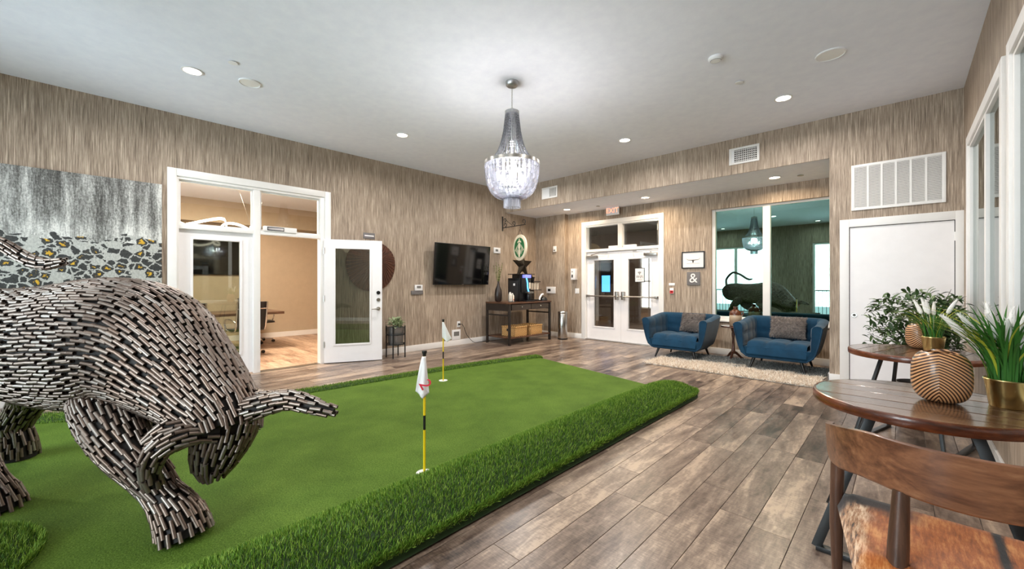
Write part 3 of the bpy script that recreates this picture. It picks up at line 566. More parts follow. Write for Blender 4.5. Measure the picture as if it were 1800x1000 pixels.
def golf_flag(label, x, y, top, cloth, num):
    c = MB(); c.lathe([(.055, .0), (.056, .006), (.05, .007), (.049, .004), (.012, .004)], (x, y, .0296), 24, False); c.build('hole_cup', MATS['cup_white'], green, local=False)
    f = thing('golf_flag', label, 'golf flag', (x, y, .034), 0, 'practice flags on the green'); Hh = top - .034
    b0, b1 = Hh * .36, Hh * .48; fz = Hh - .022
    for a, e, m in ((0, b0, 'flag_yellow'), (b0, b1, 'flag_black'), (b1, fz, 'flag_yellow')): MB().cyl((0, 0, a), (0, 0, e), .0085, n=12).build('pole', MATS[m], f, smooth=40)
    MB().lathe([(.012, 0), (.012, .012), (.017, .026), (.016, .036)], (0, 0, fz), 14).build('cap', MATS['flag_black'], f, smooth=40)
    g = MB(); nz = 22; G = []
    for i in range(nz):
        t = i / (nz - 1); row = []
        for j in range(13):
            q = j / 12; wl, wr = cloth[0] * t ** .8, cloth[1] * t ** 1.1; a = .013 * math.cos(PI * (q - .5)) + .010 * math.sin(q * 9 + t * 3) * t
            xr = -.012 - wl + q * (.024 + wl + wr); zz = fz - cloth[2] * t - cloth[3] * (1 - abs(2 * q - 1.15)) * max(0, t - .0) * t
            p = np.array([xr, -.012 - a, zz]) @ rotz(YAW).T; row.append(p)
        G.append(row)
    g.grid(G); fl = g.build('flag_cloth', MATS['flag_white'], f, smooth=80); mod = fl.modifiers.new('thick', 'SOLIDIFY'); mod.thickness = .002; mod.offset = 0
    if num:
        M = Matrix.Rotation(YAW, 4, 'Z') @ Matrix.Translation((.012, -.035, fz - .185)) @ Matrix.Rotation(PI / 2, 4, 'X') @ Matrix.Rotation(math.radians(-62), 4, 'Z')
        text('numeral', '2', .115, MATS['flag_red'], fl, M, .0015)
    return f
golf_flag('yellow putting flag with white cloth numbered in red, nearest the camera', -2.337, 1.568, .846, (.045, .022, .24, .04), True)
golf_flag('yellow putting flag with plain white cloth at the far side of green', -4.373, 3.226, .825, (.0, .10, .21, .05), False)
# ================================================================ abstract painting on the left wall
s = NT('abstract_paint').set(Roughness=.6); v = s.coord((1, 1, 1)); sp = s.n('ShaderNodeSeparateXYZ'); s.l(v, sp.inputs[0]); Zc = sp.outputs[2]
st1 = s.noise(s.coord((1, 7, .9)), 1, 5, .6, .3); sp1 = s.noise(s.coord((1, 60, 40)), 1, 5, .75); ver = s.noise(s.coord((1, 90, 9)), 1, 3, .6)
up = s.math('ADD', s.math('ADD', s.math('MULTIPLY', st1, .55), s.math('MULTIPLY', sp1, .35)), s.math('MULTIPLY', ver, .2))
up = s.math('ADD', up, s.math('MULTIPLY', s.smooth(Zc, 2.15, 1.85), .07)); upper = s.ramp(up, [(.43, sr(44, 44, 42)), (.51, sr(96, 96, 93)), (.58, sr(150, 151, 148)), (.68, sr(220, 220, 216))])
vo = s.n('ShaderNodeTexVoronoi', _feature='DISTANCE_TO_EDGE', Scale=1.); vc = s.n('ShaderNodeTexVoronoi', Scale=1.)
wv = s.coord((1, 10.5, 12)); wn_ = s.n('ShaderNodeTexNoise', Scale=3.); s.l(wv, wn_.inputs['Vector']); wa_ = s.n('ShaderNodeVectorMath', _operation='SCALE', Scale=.5); s.l(wn_.outputs['Color'], wa_.inputs[0]); wb_ = s.n('ShaderNodeVectorMath', _operation='ADD'); s.l(wv, wb_.inputs[0]); s.l(wa_.outputs[0], wb_.inputs[1]); wv = wb_.outputs[0]
for q in (vo, vc): s.l(wv, q.inputs['Vector'])
cell = vc.outputs['Color']; cs = s.n('ShaderNodeSeparateColor'); s.l(cell, cs.inputs[0])
shard = s.math('MULTIPLY', s.math('GREATER_THAN', vo.outputs['Distance'], .075), s.math('GREATER_THAN', cs.outputs[0], .12))
gold = s.math('MULTIPLY', s.math('MULTIPLY', s.math('GREATER_THAN', s.math('ADD', s.math('MULTIPLY', sp1, .5), s.math('MULTIPLY', vo.outputs['Distance'], .9)), .53), s.math('GREATER_THAN', cs.outputs[1], .45)), shard)
low = s.mix(shard, s.ramp(sp1, [(.3, sr(150, 152, 148)), (.7, sr(206, 207, 202))]), s.ramp(sp1, [(.3, sr(28, 30, 30)), (.7, sr(70, 72, 72))])); low = s.mix(gold, low, s.ramp(ver, [(.3, sr(176, 132, 22)), (.7, sr(236, 194, 60))]))
zz = s.math('ADD', Zc, s.math('MULTIPLY', st1, -.1)); band = s.math('MULTIPLY', s.math('LESS_THAN', s.math('ADD', zz, s.math('MULTIPLY', cs.outputs[2], .12)), 1.86), s.math('GREATER_THAN', zz, .9))
s.col(s.mix(band, upper, low)); s.bump(sp1, .3, .004)
pt = thing('abstract_painting', 'large unframed grey abstract painting with black and gold shards', 'painting', (XL, -.3, 1.0))
MB().box((0.002, -.95, -.1), (.042, .927, 1.568)).build('canvas', MATS['abstract_paint'], pt, bevel=.003); pt.children[0].data.transform(Matrix.Translation((0, -.3, 1.0))); pt.children[0].location = (0, .3, -1.0)
# ================================================================ round plank tables, chair, vases, plants
wood('rustic_top', [sr(38, 22, 14), sr(74, 48, 32), sr(112, 82, 60), sr(150, 122, 98)], (1.4, 20, 20), .22, .14, 1.3, .35, .5)
wood('red_brown_edge', [sr(44, 20, 10), sr(96, 46, 22), sr(140, 76, 40)], (6, 6, 20), .3, 0, 1.2, .1, .4)
wood('walnut', [sr(62, 35, 22), sr(102, 63, 42), sr(134, 88, 60), sr(160, 114, 82)], (2.2, 16, 16), .36, .0, 1.2, .08, .25)
wood('walnut_leg', [sr(50, 32, 24), sr(84, 56, 42), sr(112, 80, 62)], (16, 16, 1.6), .36, .0, 1.4, .08, .25)
def round_table(label, c, r, ang, zt=.76, th=.045, nb=6):
    t = thing('round_table', label, 'table', (c[0], c[1], 0), ang, 'round plank tables along the right wall'); w = 2 * r / nb
    for i in range(nb):
        a, e = -r + i * w + .003, -r + (i + 1) * w - .003; q = r - .012; pts = []
        ys = np.linspace(max(a, -q * .998), min(e, q * .998), 9)
        pts = [(math.sqrt(max(q * q - y * y, 1e-5)), y) for y in ys] + [(-math.sqrt(max(q * q - y * y, 1e-5)), y) for y in ys[::-1]]
        MB().prism(pts, zt - th, zt - (.0006 if i % 2 else 0)).build('board', MATS['rustic_top'], t, bevel=.0018, seg=1)
    m = MB(); m.lathe([(r - .013, zt - th - .002), (r - .003, zt - th - .002), (r, zt - th + .006), (r + .001, zt - .012), (r - .004, zt - .002), (r - .013, zt)], (0, 0, 0), 72, False).build('rim', MATS['red_brown_edge'], t, smooth=50)
    for sy in (-1, 1):
        f = MB(); bx, tx, by, ty = .37, .16, .27 * sy, .15 * sy; z1 = zt - th - .012
        f.bar((-bx, by, .012), (bx, by, .012), .038, .022)
        for sx in (-1, 1): f.bar((sx * bx, by, .012), (sx * tx, ty, z1), .040, .020, (0, 1, 0))
        f.bar((-tx - .06, ty, z1), (tx + .06, ty, z1), .05, .022).build('leg_frame', MATS['black_metal'], t, bevel=.002)
    f = MB(); f.bar((-.2, -.15, zt - th - .012), (-.2, .15, zt - th - .012), .04, .02).bar((.2, -.15, zt - th - .012), (.2, .15, zt - th - .012), .04, .02).build('under_brace', MATS['black_metal'], t)
    return t
round_table('round rustic plank table with black steel legs, beside the hide chair', (.055, 2.775), .415, 0)
round_table('round rustic plank table with black steel legs, farther from the camera', (.055, 4.68), .415, math.radians(74))
# hide
s = NT('goat_hide').set(Roughness=.7, Specular__IOR__Level=.3, Sheen__Weight=.25); v = s.coord(); sp = s.n('ShaderNodeSeparateXYZ'); s.l(v, sp.inputs[0]); n1 = s.noise(s.coord((1, 1, 1)), 7, 5, .6); n2 = s.noise(s.coord((90, 14, 30)), 1, 4, .7)
xw = s.math('ADD', sp.outputs[0], s.math('MULTIPLY', s.math('SUBTRACT', n1, .5), .05)); tan = s.ramp(s.math('ADD', s.math('MULTIPLY', n1, .5), s.math('MULTIPLY', n2, .5)), [(.34, sr(108, 52, 16)), (.5, sr(174, 96, 38)), (.64, sr(212, 146, 84))])
sp_line = s.smooth(s.math('ABSOLUTE', s.math('SUBTRACT', s.math('ADD', sp.outputs[0], s.math('MULTIPLY', n2, .02)), .115)), .022, .006)
edge = s.ramp(xw, [(0, (1, 1, 1, 1)), (1, (0, 0, 0, 1))]); 
rim = s.smooth(xw, -.19, -.25); fr = s.ramp(n2, [(.36, sr(60, 44, 36)), (.47, sr(170, 118, 76)), (.62, sr(226, 196, 164))])
dark = s.math('MULTIPLY', s.smooth(s.math('ADD', sp.outputs[1], s.math('MULTIPLY', n1, .2)), .17, .26), s.smooth(xw, -.04, -.14))
c0 = s.mix(rim, tan, fr); c0 = s.mix(dark, c0, sr(38, 22, 16)); c0 = s.mix(sp_line, c0, sr(26, 18, 14)); s.col(c0); s.bump(n2, .5, .004)
ch = thing('hide_seat_chair', 'walnut barrel-back chair with brown goat hide seat, at the near table', 'chair', (.125, 1.98, 0))
A = np.linspace(-PI / 2, PI / 2, 41); G = []
def band(a):
    t = abs(a) / (PI / 2); x, y = .352 * math.sin(a), .25 - .50 * math.cos(a) ** .9; zb = .664 - .04 * math.exp(-((t - .72) / .2) ** 2) - .02 * (t > .95); zt = .832 - .012 * t - .10 * max(0, (t - .35) / .65) ** 1.3
    return x, y, zb, zt
m = MB(); V = []; th = .022
for a in A:
    x, y, zb, zt = band(a); nx, ny = math.sin(a) * 1.0, -math.cos(a); l = math.hypot(nx, ny); nx, ny = nx / l, ny / l
    for (o_, z, k) in ((0, zb, 0), (th * .5, zb - .004, 0), (th, zb + .004, 0), (th + .012 * math.cos(a), (zb + zt) / 2, 0), (th + .020 * math.cos(a), zt - .004, 0), (th * .5 + .02 * math.cos(a), zt, 0), (.02 * math.cos(a), zt - .004, 0), (.008, (zb + zt) / 2, 0)): V.append((x + nx * (o_ - th / 2), y + ny * (o_ - th / 2), z))
n = 8; mm = len(A); m.add(V, [(i * n + (j + 1) % n, i * n + j, (i + 1) * n + j, (i + 1) * n + (j + 1) % n) for i in range(mm - 1) for j in range(n)] + [tuple(range(n)), tuple((mm - 1) * n + j for j in range(n - 1, -1, -1))])
m.build('backrest', MATS['walnut'], ch, smooth=45)
for sx in (-1, 1):
    MB().tube([(sx * .33, .235, 0), (sx * .333, .228, .3), (sx * .328, .215, .55), (sx * .322, .205, .655)], [.016, .024, .024, .019], 14).build('leg', MATS['walnut_leg'], ch, smooth=50)
    MB().tube([(sx * .150, -.245, 0), (sx * .145, -.235, .3), (sx * .138, -.225, .5), (sx * .132, -.212, .668)], [.017, .027, .027, .021], 14).build('leg', MATS['walnut_leg'], ch, smooth=50)
m = MB(); G = []
for i in range(25):
    u = i / 24; row = []
    for j in range(25):
        q = 2 * j / 24 - 1; y = -.285 + .53 * u; hw = .242 + .098 * u; x = q * hw; r = max(abs(q), abs(2 * u - 1)); z = .452 - .012 * (1 - q * q) * math.sin(PI * u) - .07 * max(0, (r - .84) / .16) ** 2; row.append((x * (1 - .012 * max(0, (r - .9) / .1)), y, z))
    G.append(row)
m.grid(G); G = np.array(G); lo = G.copy(); lo[..., 2] = np.minimum(.375, G[..., 2] - .005); lo[..., :2] *= .985; m.grid(lo[::-1])
E_ = np.concatenate([np.arange(25), np.arange(1, 25) * 25 + 24, 624 - np.arange(1, 25), (np.arange(23, 0, -1)) * 25]); top = G.reshape(-1, 3)[E_]; bot = lo.reshape(-1, 3)[E_]; k = len(E_); m.add(np.concatenate([top, bot]), [(i, k + i, k + (i + 1) % k, (i + 1) % k) for i in range(k)])
m.build('hide_seat', MATS['goat_hide'], ch, smooth=60)
b = MB(); b.bar((-.33, .225, .39), (.33, .225, .39), .03, .045).bar((-.146, -.23, .39), (.146, -.23, .39), .03, .045)
for sx in (-1, 1): b.bar((sx * .30, .225, .385), (sx * .135, -.23, .385), .03, .045)
b.build('seat_rail', MATS['walnut_leg'], ch, bevel=.004)
# striped vases
s = NT('striped_wood').set(Roughness=.3, Coat__Weight=.4, Coat__Roughness=.15); v = s.coord(); sp = s.n('ShaderNodeSeparateXYZ'); s.l(v, sp.inputs[0]); ax = s.math('ADD', s.math('ABSOLUTE', s.math('ADD', sp.outputs[0], .012)), .06); az = s.math('ADD', sp.outputs[2], .012)
rr = s.math('SQRT', s.math('ADD', s.math('POWER', ax, 2.), s.math('POWER', az, 2.))); w_ = s.math('ADD', s.math('MULTIPLY', s.math('SINE', s.math('MULTIPLY', rr, 540.)), .5), .5)
s.col(s.ramp(w_, [(.35, sr(58, 30, 18)), (.55, sr(216, 160, 112))])); s.bump(w_, .5, .003)
def vase(label, loc, rz, k=1.):
    t = thing('striped_vase', label, 'vase', loc, rz, 'carved striped vases'); n = 40; prof = []
    for p in np.linspace(-PI / 2, PI / 2, 28):
        f = lambda c, e: math.copysign(abs(c) ** e, c); prof.append((f(math.cos(p), .62), f(math.sin(p), .72)))
    V = []; keep = [(r, z) for r, z in prof if z > -.985 and z < .95]
    for r, z in keep:
        for a in np.arange(n) * 2 * PI / n: V.append((k * .104 * r * math.copysign(abs(math.cos(a)) ** .85, math.cos(a)), k * .095 * r * math.copysign(abs(math.sin(a)) ** .85, math.sin(a)), k * (.12 + .122 * z)))
    mm = len(keep); m = MB(); F = [(i * n + j, i * n + (j + 1) % n, (i + 1) * n + (j + 1) % n, (i + 1) * n + j) for i in range(mm - 1) for j in range(n)] + [tuple(range(n - 1, -1, -1))]
    top = [(x * .75, y * .75, z - .06 * k) for x, y, z in V[-n:]]; V += top; F += [((mm - 1) * n + j, (mm - 1) * n + (j + 1) % n, mm * n + (j + 1) % n, mm * n + j) for j in range(n)] + [tuple(mm * n + j for j in range(n))]
    m.add(V, F).build('body', MATS['striped_wood'], t, smooth=60)
    MB().lathe([(k * .03, 0), (k * .034, .008 * k), (k * .026, .012 * k), (k * .02, .002 * k)], (0, 0, k * .232), 20, False).build('mouth', MATS['striped_wood'], t, smooth=60)
vase('squat wooden vase carved with chevron stripes on the near table', (.125, 2.79, .7605), math.radians(2))
vase('squat wooden vase carved with stripes, half hidden on the far table', (.10, 4.92, .7605), math.radians(28), .9)
# potted grasses
plain('brass_bucket', sr(232, 212, 146), .27, 1, var=.06, scale=12)
blademat('grass_leaf', sr(24, 66, 22), sr(52, 108, 42), sr(96, 142, 52)); blademat('yellow_leaf', sr(120, 140, 30), sr(170, 180, 50), sr(200, 190, 80)); plain('soil', sr(46, 34, 26), .9); plain('plume', sr(244, 240, 236), .8, var=.04)
def leafmesh(i, L, w, bend, mat):
    P = []; 
    for t in np.linspace(0, 1, 8): P.append((bend * L * t ** 2.2, 0, L * (t - .28 * bend * t ** 2.5)))
    P = np.array(P); V = []
    for k, p in enumerate(P):
        t = k / 7; ww = w * (.75 + .5 * math.sin(PI * t * .8)) * (1 - t ** 3) * .5; V += [(p[0], -ww, p[2]), (p[0] + .15 * ww, 0, p[2] + .0), (p[0], ww, p[2])]
    me = bpy.data.meshes.new('leaf'); me.from_pydata(V, [], [(3 * k + a, 3 * k + a + 1, 3 * k + a + 4, 3 * k + a + 3) for k in range(7) for a in (0, 1)]); me.materials.append(mat); me.polygons.foreach_set('use_smooth', [True] * 14); return me
LM = [leafmesh(i, L, w, b_, MATS[m_]) for i, (L, w, b_, m_) in enumerate([(.26, .009, .15, 'grass_leaf'), (.32, .010, .30, 'grass_leaf'), (.30, .008, .5, 'grass_leaf'), (.36, .009, .75, 'grass_leaf'), (.22, .010, .1, 'grass_leaf'), (.36, .009, .6, 'yellow_leaf'), (.40, .005, .95, 'yellow_leaf'), (.34, .006, .85, 'grass_leaf')])]
def plume_mesh():
    m = MB(); m.tube(cat([(0, 0, 0), (.004, 0, .12), (.012, 0, .26)], 8), .0014, 5)
    P = cat([(.012, 0, .25), (.018, 0, .29), (.03, 0, .35), (.045, 0, .40)], 14); m.tube(P, [.005, .013, .016, .017, .018, .018, .017, .016, .015, .013, .011, .009, .006, .002], 8)
    for i in range(150):
        q = P[int(rng.integers(0, 13))]; a = rng.uniform(0, 2 * PI); d = np.array([math.cos(a), math.sin(a), 1.6]); d /= np.linalg.norm(d); c = np.array([-math.sin(a), math.cos(a), 0]) * .0015; b0 = q + np.array([math.cos(a), math.sin(a), 0]) * .008
        m.add([b0 - c, b0 + c, b0 + d * .02], [(0, 1, 2)])
    o = m.build('plume', MATS['plume']); me = o.data; bpy.data.objects.remove(o); return me
PM = plume_mesh()
def potted_grass(label, loc, k, nleaf, plumes, seedv):
    rr = random.Random(seedv); t = thing('potted_grass', label, 'potted plant', loc, 0, 'grasses in brass buckets')
    MB().lathe([(.054, 0), (.056, .003), (.071, .118), (.074, .122), (.072, .126), (.068, .122), (.064, .10)], (0, 0, 0), 40).build('bucket', MATS['brass_bucket'], t, smooth=40)
    MB().lathe([(.067, 0), (.066, .006), (.04, .010), (.002, .012)], (0, 0, .104), 24).build('soil', MATS['soil'], t, smooth=40)
    for i in range(nleaf):
        a = rr.uniform(0, 2 * PI); r = .055 * math.sqrt(rr.random()); j = rr.choice([0, 0, 1, 1, 2, 2, 3, 4, 4, 5, 6, 7]); o = link('leaf', LM[j], None, t)
        aa = a + rr.uniform(-.7, .7); wx = loc[0] + r * math.cos(a)
        sc = k * rr.uniform(.75, 1.15); ti = rr.uniform(0, .22)
        reach = wx + sc * .36 * math.cos(aa) * (.2 + [.15, .3, .5, .75, .1, .6, .95, .85][j])
        if reach > XR - .03: aa = PI - aa
        o.matrix_local = Matrix.Translation((r * math.cos(a), r * math.sin(a), .11)) @ Matrix.Rotation(aa, 4, 'Z') @ Matrix.Rotation(ti, 4, 'Y') @ Matrix.Scale(sc, 4)
    for (a, ti, sc) in plumes:
        o = link('plume', PM, None, t); o.matrix_local = Matrix.Translation((.02 * math.cos(a), .02 * math.sin(a), .11)) @ Matrix.Rotation(a, 4, 'Z') @ Matrix.Rotation(ti, 4, 'Y') @ Matrix.Scale(sc, 4)
    return t
potted_grass('tall ornamental grass with white plumes in brass bucket on near table', (.335, 2.87, .7605), 1.15, 190, [(3.3, .30, .82), (3.0, .46, .86), (3.9, .12, .80), (1.2, .05, .86), (5.2, .12, .82), (4.6, .22, .78), (2.2, .1, .9)], 4)
potted_grass('ornamental grass with white plumes in brass bucket on far table', (.17, 4.72, .7605), .85, 120, [(2.9, .2, .8), (.3, .25, .85), (1.5, .1, .75), (4.2, .12, .8), (3.4, .05, .82)], 11)
# olive-like bush in a floor pot behind the far table
plain('olive_bark', sr(70, 58, 46), .8); plain('clay_pot', sr(84, 80, 76), .6)
blademat('olive_leaf', sr(40, 62, 34), sr(64, 88, 48), sr(104, 122, 78))
ol = thing('olive_bush', 'leafy olive bush in a floor pot behind the far table', 'potted plant', (.12, 5.52, 0)); rr = random.Random(5)
MB().lathe([(.13, 0), (.15, .02), (.185, .34), (.19, .36), (.175, .36), (.165, .30)], (0, 0, 0), 28).build('pot', MATS['clay_pot'], ol, smooth=40); MB().lathe([(.166, 0), (.1, .01), (.01, .015)], (0, 0, .30), 20).build('soil', MATS['soil'], ol)
V = []; 
for k in range(6):
    t = k / 5; w = .010 * math.sin(PI * min(.98, t * .9 + .06)); V += [(.062 * t, -w, .012 * math.sin(t * 2.6)), (.062 * t, 0, .012 * math.sin(t * 2.6) - .002), (.062 * t, w, .012 * math.sin(t * 2.6))]
lm = bpy.data.meshes.new('leaf'); lm.from_pydata(V, [], [(3 * k + a, 3 * k + a + 1, 3 * k + a + 4, 3 * k + a + 3) for k in range(5) for a in (0, 1)]); lm.materials.append(MATS['olive_leaf'])
nl = 0
for i in range(27):
    a = 2.39996 * i; rad = rr.uniform(.12, .40); zt = rr.uniform(.80, 1.27); ex, ey = rad * math.cos(a), rad * math.sin(a)
    if .12 + ex > XR - .08: ex = XR - .08 - .12 - rr.uniform(0, .1)
    P = cat([(.01 * math.cos(a), .01 * math.sin(a), .31), (ex * .2, ey * .2, .55), (ex * .55, ey * .55, .55 + (zt - .55) * .6), (ex, ey, zt)], 14); MB().tube(P, np.linspace(.007, .0015, 14), 6).build('branch', MATS['olive_bark'], ol, smooth=60)
    for k in range(11):
        u = rr.uniform(.42, 1); p = P[int(u * 13)]; o = link('leaf', lm, None, ol); aa = rr.uniform(0, 2 * PI)
        if .12 + p[0] + .08 * math.cos(aa) > XR - .01: aa = PI - aa
        o.matrix_local = Matrix.Translation(Vector(p)) @ Matrix.Rotation(aa, 4, 'Z') @ Matrix.Rotation(rr.uniform(-.9, .5), 4, 'Y') @ Matrix.Rotation(rr.uniform(-.6, .6), 4, 'X') @ Matrix.Scale(rr.uniform(1.2, 1.9), 4)
base = np.array([(v.co.x, v.co.y, v.co.z) for v in lm.vertices]); fc = np.array([list(p.vertices) for p in lm.polygons]); VV = []; FF = []
for i in range(900):
    a = rr.uniform(0, 2 * PI); rad = .40 * math.sqrt(rr.random()); z = rr.uniform(.72, 1.24); x = rad * math.cos(a); y = rad * math.sin(a) * .9; z -= .12 * (rad / .4) ** 2
    if .12 + x > XR - .1: x = XR - .22 - rr.uniform(0, .2)
    R = (Matrix.Rotation(rr.uniform(0, 6.28), 3, 'Z') @ Matrix.Rotation(rr.uniform(-.9, .5), 3, 'Y') @ Matrix.Rotation(rr.uniform(-.6, .6), 3, 'X')); VV.append(base @ np.array(R).T * rr.uniform(1.0, 1.6) + np.array([x, y, z])); FF.append(fc + 18 * i)
link('inner_foliage', rawmesh('inner_foliage', np.concatenate(VV), np.concatenate(FF)), MATS['olive_leaf'], ol, 'stuff')
# ================================================================ armchairs, cushions, side table, rug
s = NT('blue_fabric').set(Roughness=.85, Specular__IOR__Level=.2, Sheen__Weight=.15); n1 = s.noise(s.coord(), 420, 2); n2 = s.noise(s.coord(), 5, 3); s.col(s.ramp(s.math('ADD', s.math('MULTIPLY', n1, .5), s.math('MULTIPLY', n2, .5)), [(.35, sr(9, 42, 64)), (.65, sr(20, 66, 94))])); s.bump(n1, .25, .002)
plain('black_lacquer', sr(22, 18, 17), .3)
def ufun(s_):
    """U-shaped plan path, front left over the back to front right, in unit half sizes"""
    P = [(-1, -1), (-1, .25)] + [(-.55 + .45 * math.cos(a), .55 + .45 * math.sin(a)) for a in np.linspace(PI, PI / 2, 9)] + [(.55 + .45 * math.cos(a), .55 + .45 * math.sin(a)) for a in np.linspace(PI / 2, 0, 9)] + [(1, .25), (1, -1)]
    P = np.array(P); d = np.concatenate([[0], np.cumsum(np.linalg.norm(np.diff(P, axis=0), axis=1))]); d /= d[-1]
    return np.stack([np.interp(s_, d, P[:, 0]), np.interp(s_, d, P[:, 1])], -1)
def armchair(label, loc):
    t = thing('armchair', label, 'armchair', loc, 0, 'blue tufted armchairs on the rug'); ns = 97; ss = np.linspace(0, 1, ns); U = ufun(ss)
    Tn = np.gradient(U, axis=0); Tn /= np.linalg.norm(Tn, axis=1)[:, None]; Nn = np.stack([Tn[:, 1], -Tn[:, 0]], 1)     # inward
    hb = .685 + .06 * np.clip((U[:, 1] + .4) / 1.2, 0, 1); zb = .185; V = []; no, ni = 10, 14
    hw = lambda f: .375 + .175 * f ** .42; hd = lambda f: .36 + .08 * f ** .5
    for i in range(ns):
        for k in range(no):
            f = k / (no - 1); z = zb + (hb[i] - .02 - zb) * f; V.append((U[i, 0] * hw(f), U[i, 1] * hd(f) if U[i, 1] > 0 else U[i, 1] * (.40 + .02 * f), z))
        x1, y1, _ = V[-1]; T_ = .125
        for k in range(ni):
            f = k / (ni - 1); z = hb[i] + .012 * math.sin(PI * min(f * 3, 1)) - (hb[i] - .34) * max(0, f - .12) / .88; ins = .03 + (T_ - .03) * min(1, f / .2) + .015 * f
            seam = min(abs((z - .52)), abs(z - .36)) < .012; q = (ss[i] * 9) % 1; bul = .020 * (abs(math.sin(PI * q)) ** .35) * (abs(math.sin(PI * np.clip((z - .36) / .16, 0, 2.4))) ** .35 if z > .36 else .6) * min(1, f * 4)
            if i in (0, ns - 1): bul *= .3
            ins += bul - .01; V.append((x1 + Nn[i, 0] * ins, y1 + Nn[i, 1] * ins, z))
    n = no + ni; m = MB(); m.add(V, [(i * n + j, (i + 1) * n + j, (i + 1) * n + j + 1, i * n + j + 1) for i in range(ns - 1) for j in range(n - 1)] + [tuple(range(n)), tuple((ns - 1) * n + j for j in range(n - 1, -1, -1))]); m.build('shell', MATS['blue_fabric'], t, smooth=50)
    V = np.array(V).reshape(ns, n, 3); pp = np.concatenate([V[0, no - 1:0:-1], np.linspace(V[0, 0], V[-1, 0], 12) + np.array([0, 0, 0]), V[-1, 1:no]])
    MB().tube(pp + np.array([0, -.004, 0]), .009, 8).build('piping', MATS['blue_fabric'], t, smooth=60)
    # tray under the seat
    rim = [tuple(V[i, 0, :2]) for i in range(ns)]; rim2 = [tuple(V[i, 4, :2] * np.array([.97, 1])) for i in range(ns)]
    m = MB(); k = ns; VV = [(x * .96, y * .96, .165) for x, y in rim] + [(x, y, .19) for x, y in rim] + [(x * .985, y * .97, .33) for x, y in rim2]; m.add(VV, [tuple(range(k - 1, -1, -1)), tuple(range(2 * k, 3 * k))] + [(a * k + i, a * k + (i + 1) % k, (a + 1) * k + (i + 1) % k, (a + 1) * k + i) for a in (0, 1) for i in range(k)]).build('seat_tray', MATS['blue_fabric'], t, smooth=40)
    G = []
    for i in range(25):
        row = []
        for j in range(37):
            u, q = i / 24, j / 36; x = (q - .5) * .74 * (1 + .06 * u); y = -.425 + .66 * u; d = .030 * abs(math.sin(PI * q * 3)) ** .4 * (abs(math.sin(PI * min(1, u * 1.02) * 2)) ** .3) ; e = max(0, (.14 - u) / .14); row.append((x, y + .02 * e * 0, .385 + d + .015 * math.sin(PI * u) - .16 * e ** 2))
        G.append(row)
    MB().grid(G).build('seat_cushion', MATS['blue_fabric'], t, smooth=60)
    for sx in (-1, 1):
        for sy, y in ((-1, -.30), (1, .28)): MB().tube([(sx * .29, y, .18), (sx * .345, y + sy * .045, 0)], [.024, .013], 12).build('leg', MATS['black_lacquer'], t, smooth=40)
    return t
armchair('blue tufted armchair beside the glazed double doors', (-2.835, 7.30, .012))
armchair('blue tufted armchair nearer the white door, right of side table', (-1.345, 7.30, .03))
s = NT('fur').set(Roughness=.8, Sheen__Weight=.3); g = s.n('ShaderNodeNewGeometry'); n1 = s.noise(s.coord(), 14, 3); s.col(s.ramp(s.math('ADD', s.math('MULTIPLY', g.outputs['Random Per Island'], .5), s.math('MULTIPLY', n1, .5)), [(.25, sr(78, 68, 64)), (.5, sr(122, 110, 104)), (.8, sr(164, 152, 144))]))
def cushion(label, loc, rz, w, h, tilt):
    t = thing('fur_cushion', label, 'cushion', loc, rz, 'grey fur cushions'); G1, G2 = [], []; R = Matrix.Rotation(tilt, 3, 'X')
    def pt(u, v, sd): 
        e = (1 - abs(u) ** 3) * (1 - abs(v) ** 3); return np.array(R @ Vector((u * w / 2 * (1 - .05 * (1 - abs(v))), sd * .075 * e ** .6, h / 2 + v * h / 2 * (1 - .05 * (1 - abs(u))))))
    q = np.linspace(-1, 1, 17); m = MB(); m.grid([[pt(u, v, 1) for u in q] for v in q]); m.grid([[pt(u, v, -1) for u in q[::-1]] for v in q]); o = m.build('cover', MATS['fur'], t, smooth=80)
    n = 9000; u, v = rng.uniform(-1, 1, n), rng.uniform(-1, 1, n); sd = rng.choice([-1, 1], n); P = np.array([pt(a, b, c) for a, b, c in zip(u, v, sd)])
    D = np.array([np.array(R @ Vector((a * .8, c * .9, b * .6 - .5))) for a, b, c in zip(u, v, sd)]) + rng.normal(0, .35, (n, 3)); V, F = blades(P, D, rng.uniform(.015, .032, n), np.full(n, .0035)); link('fur_pile', rawmesh('fur_pile', V, F), MATS['fur'], o, 'stuff'); return t
cushion('grey fur cushion on the blue armchair near the double doors', (-2.73, 7.40, .455), -.12, .40, .34, -.38)
cushion('grey fur cushion on the blue armchair nearer the white door', (-1.29, 7.40, .475), .02, .46, .34, -.38)
wood('dark_cherry', [sr(40, 20, 14), sr(74, 40, 28), sr(104, 62, 44)], (8, 8, 2), .25, 0, 1.3, .05, .5)
sd = thing('side_table', 'small round dark wood pedestal table between the blue armchairs', 'side table', (-2.10, 7.62, .012))
MB().lathe([(.17, .548), (.19, .552), (.195, .562), (.19, .572), (.0, .574)], (0, 0, 0), 40).build('top', MATS['dark_cherry'], sd, smooth=40)
MB().lathe([(.03, .10), (.034, .14), (.022, .2), (.018, .36), (.026, .44), (.018, .47), (.05, .548)], (0, 0, 0), 20).build('pedestal', MATS['dark_cherry'], sd, smooth=60)
for k in range(3):
    a = k * 2 * PI / 3 + .5; MB().tube([(0, 0, .14), (.05 * math.cos(a), .05 * math.sin(a), .11), (.12 * math.cos(a), .12 * math.sin(a), .04), (.17 * math.cos(a), .17 * math.sin(a), .012)], [.022, .022, .018, .013], 10).build('foot', MATS['dark_cherry'], sd, smooth=60)
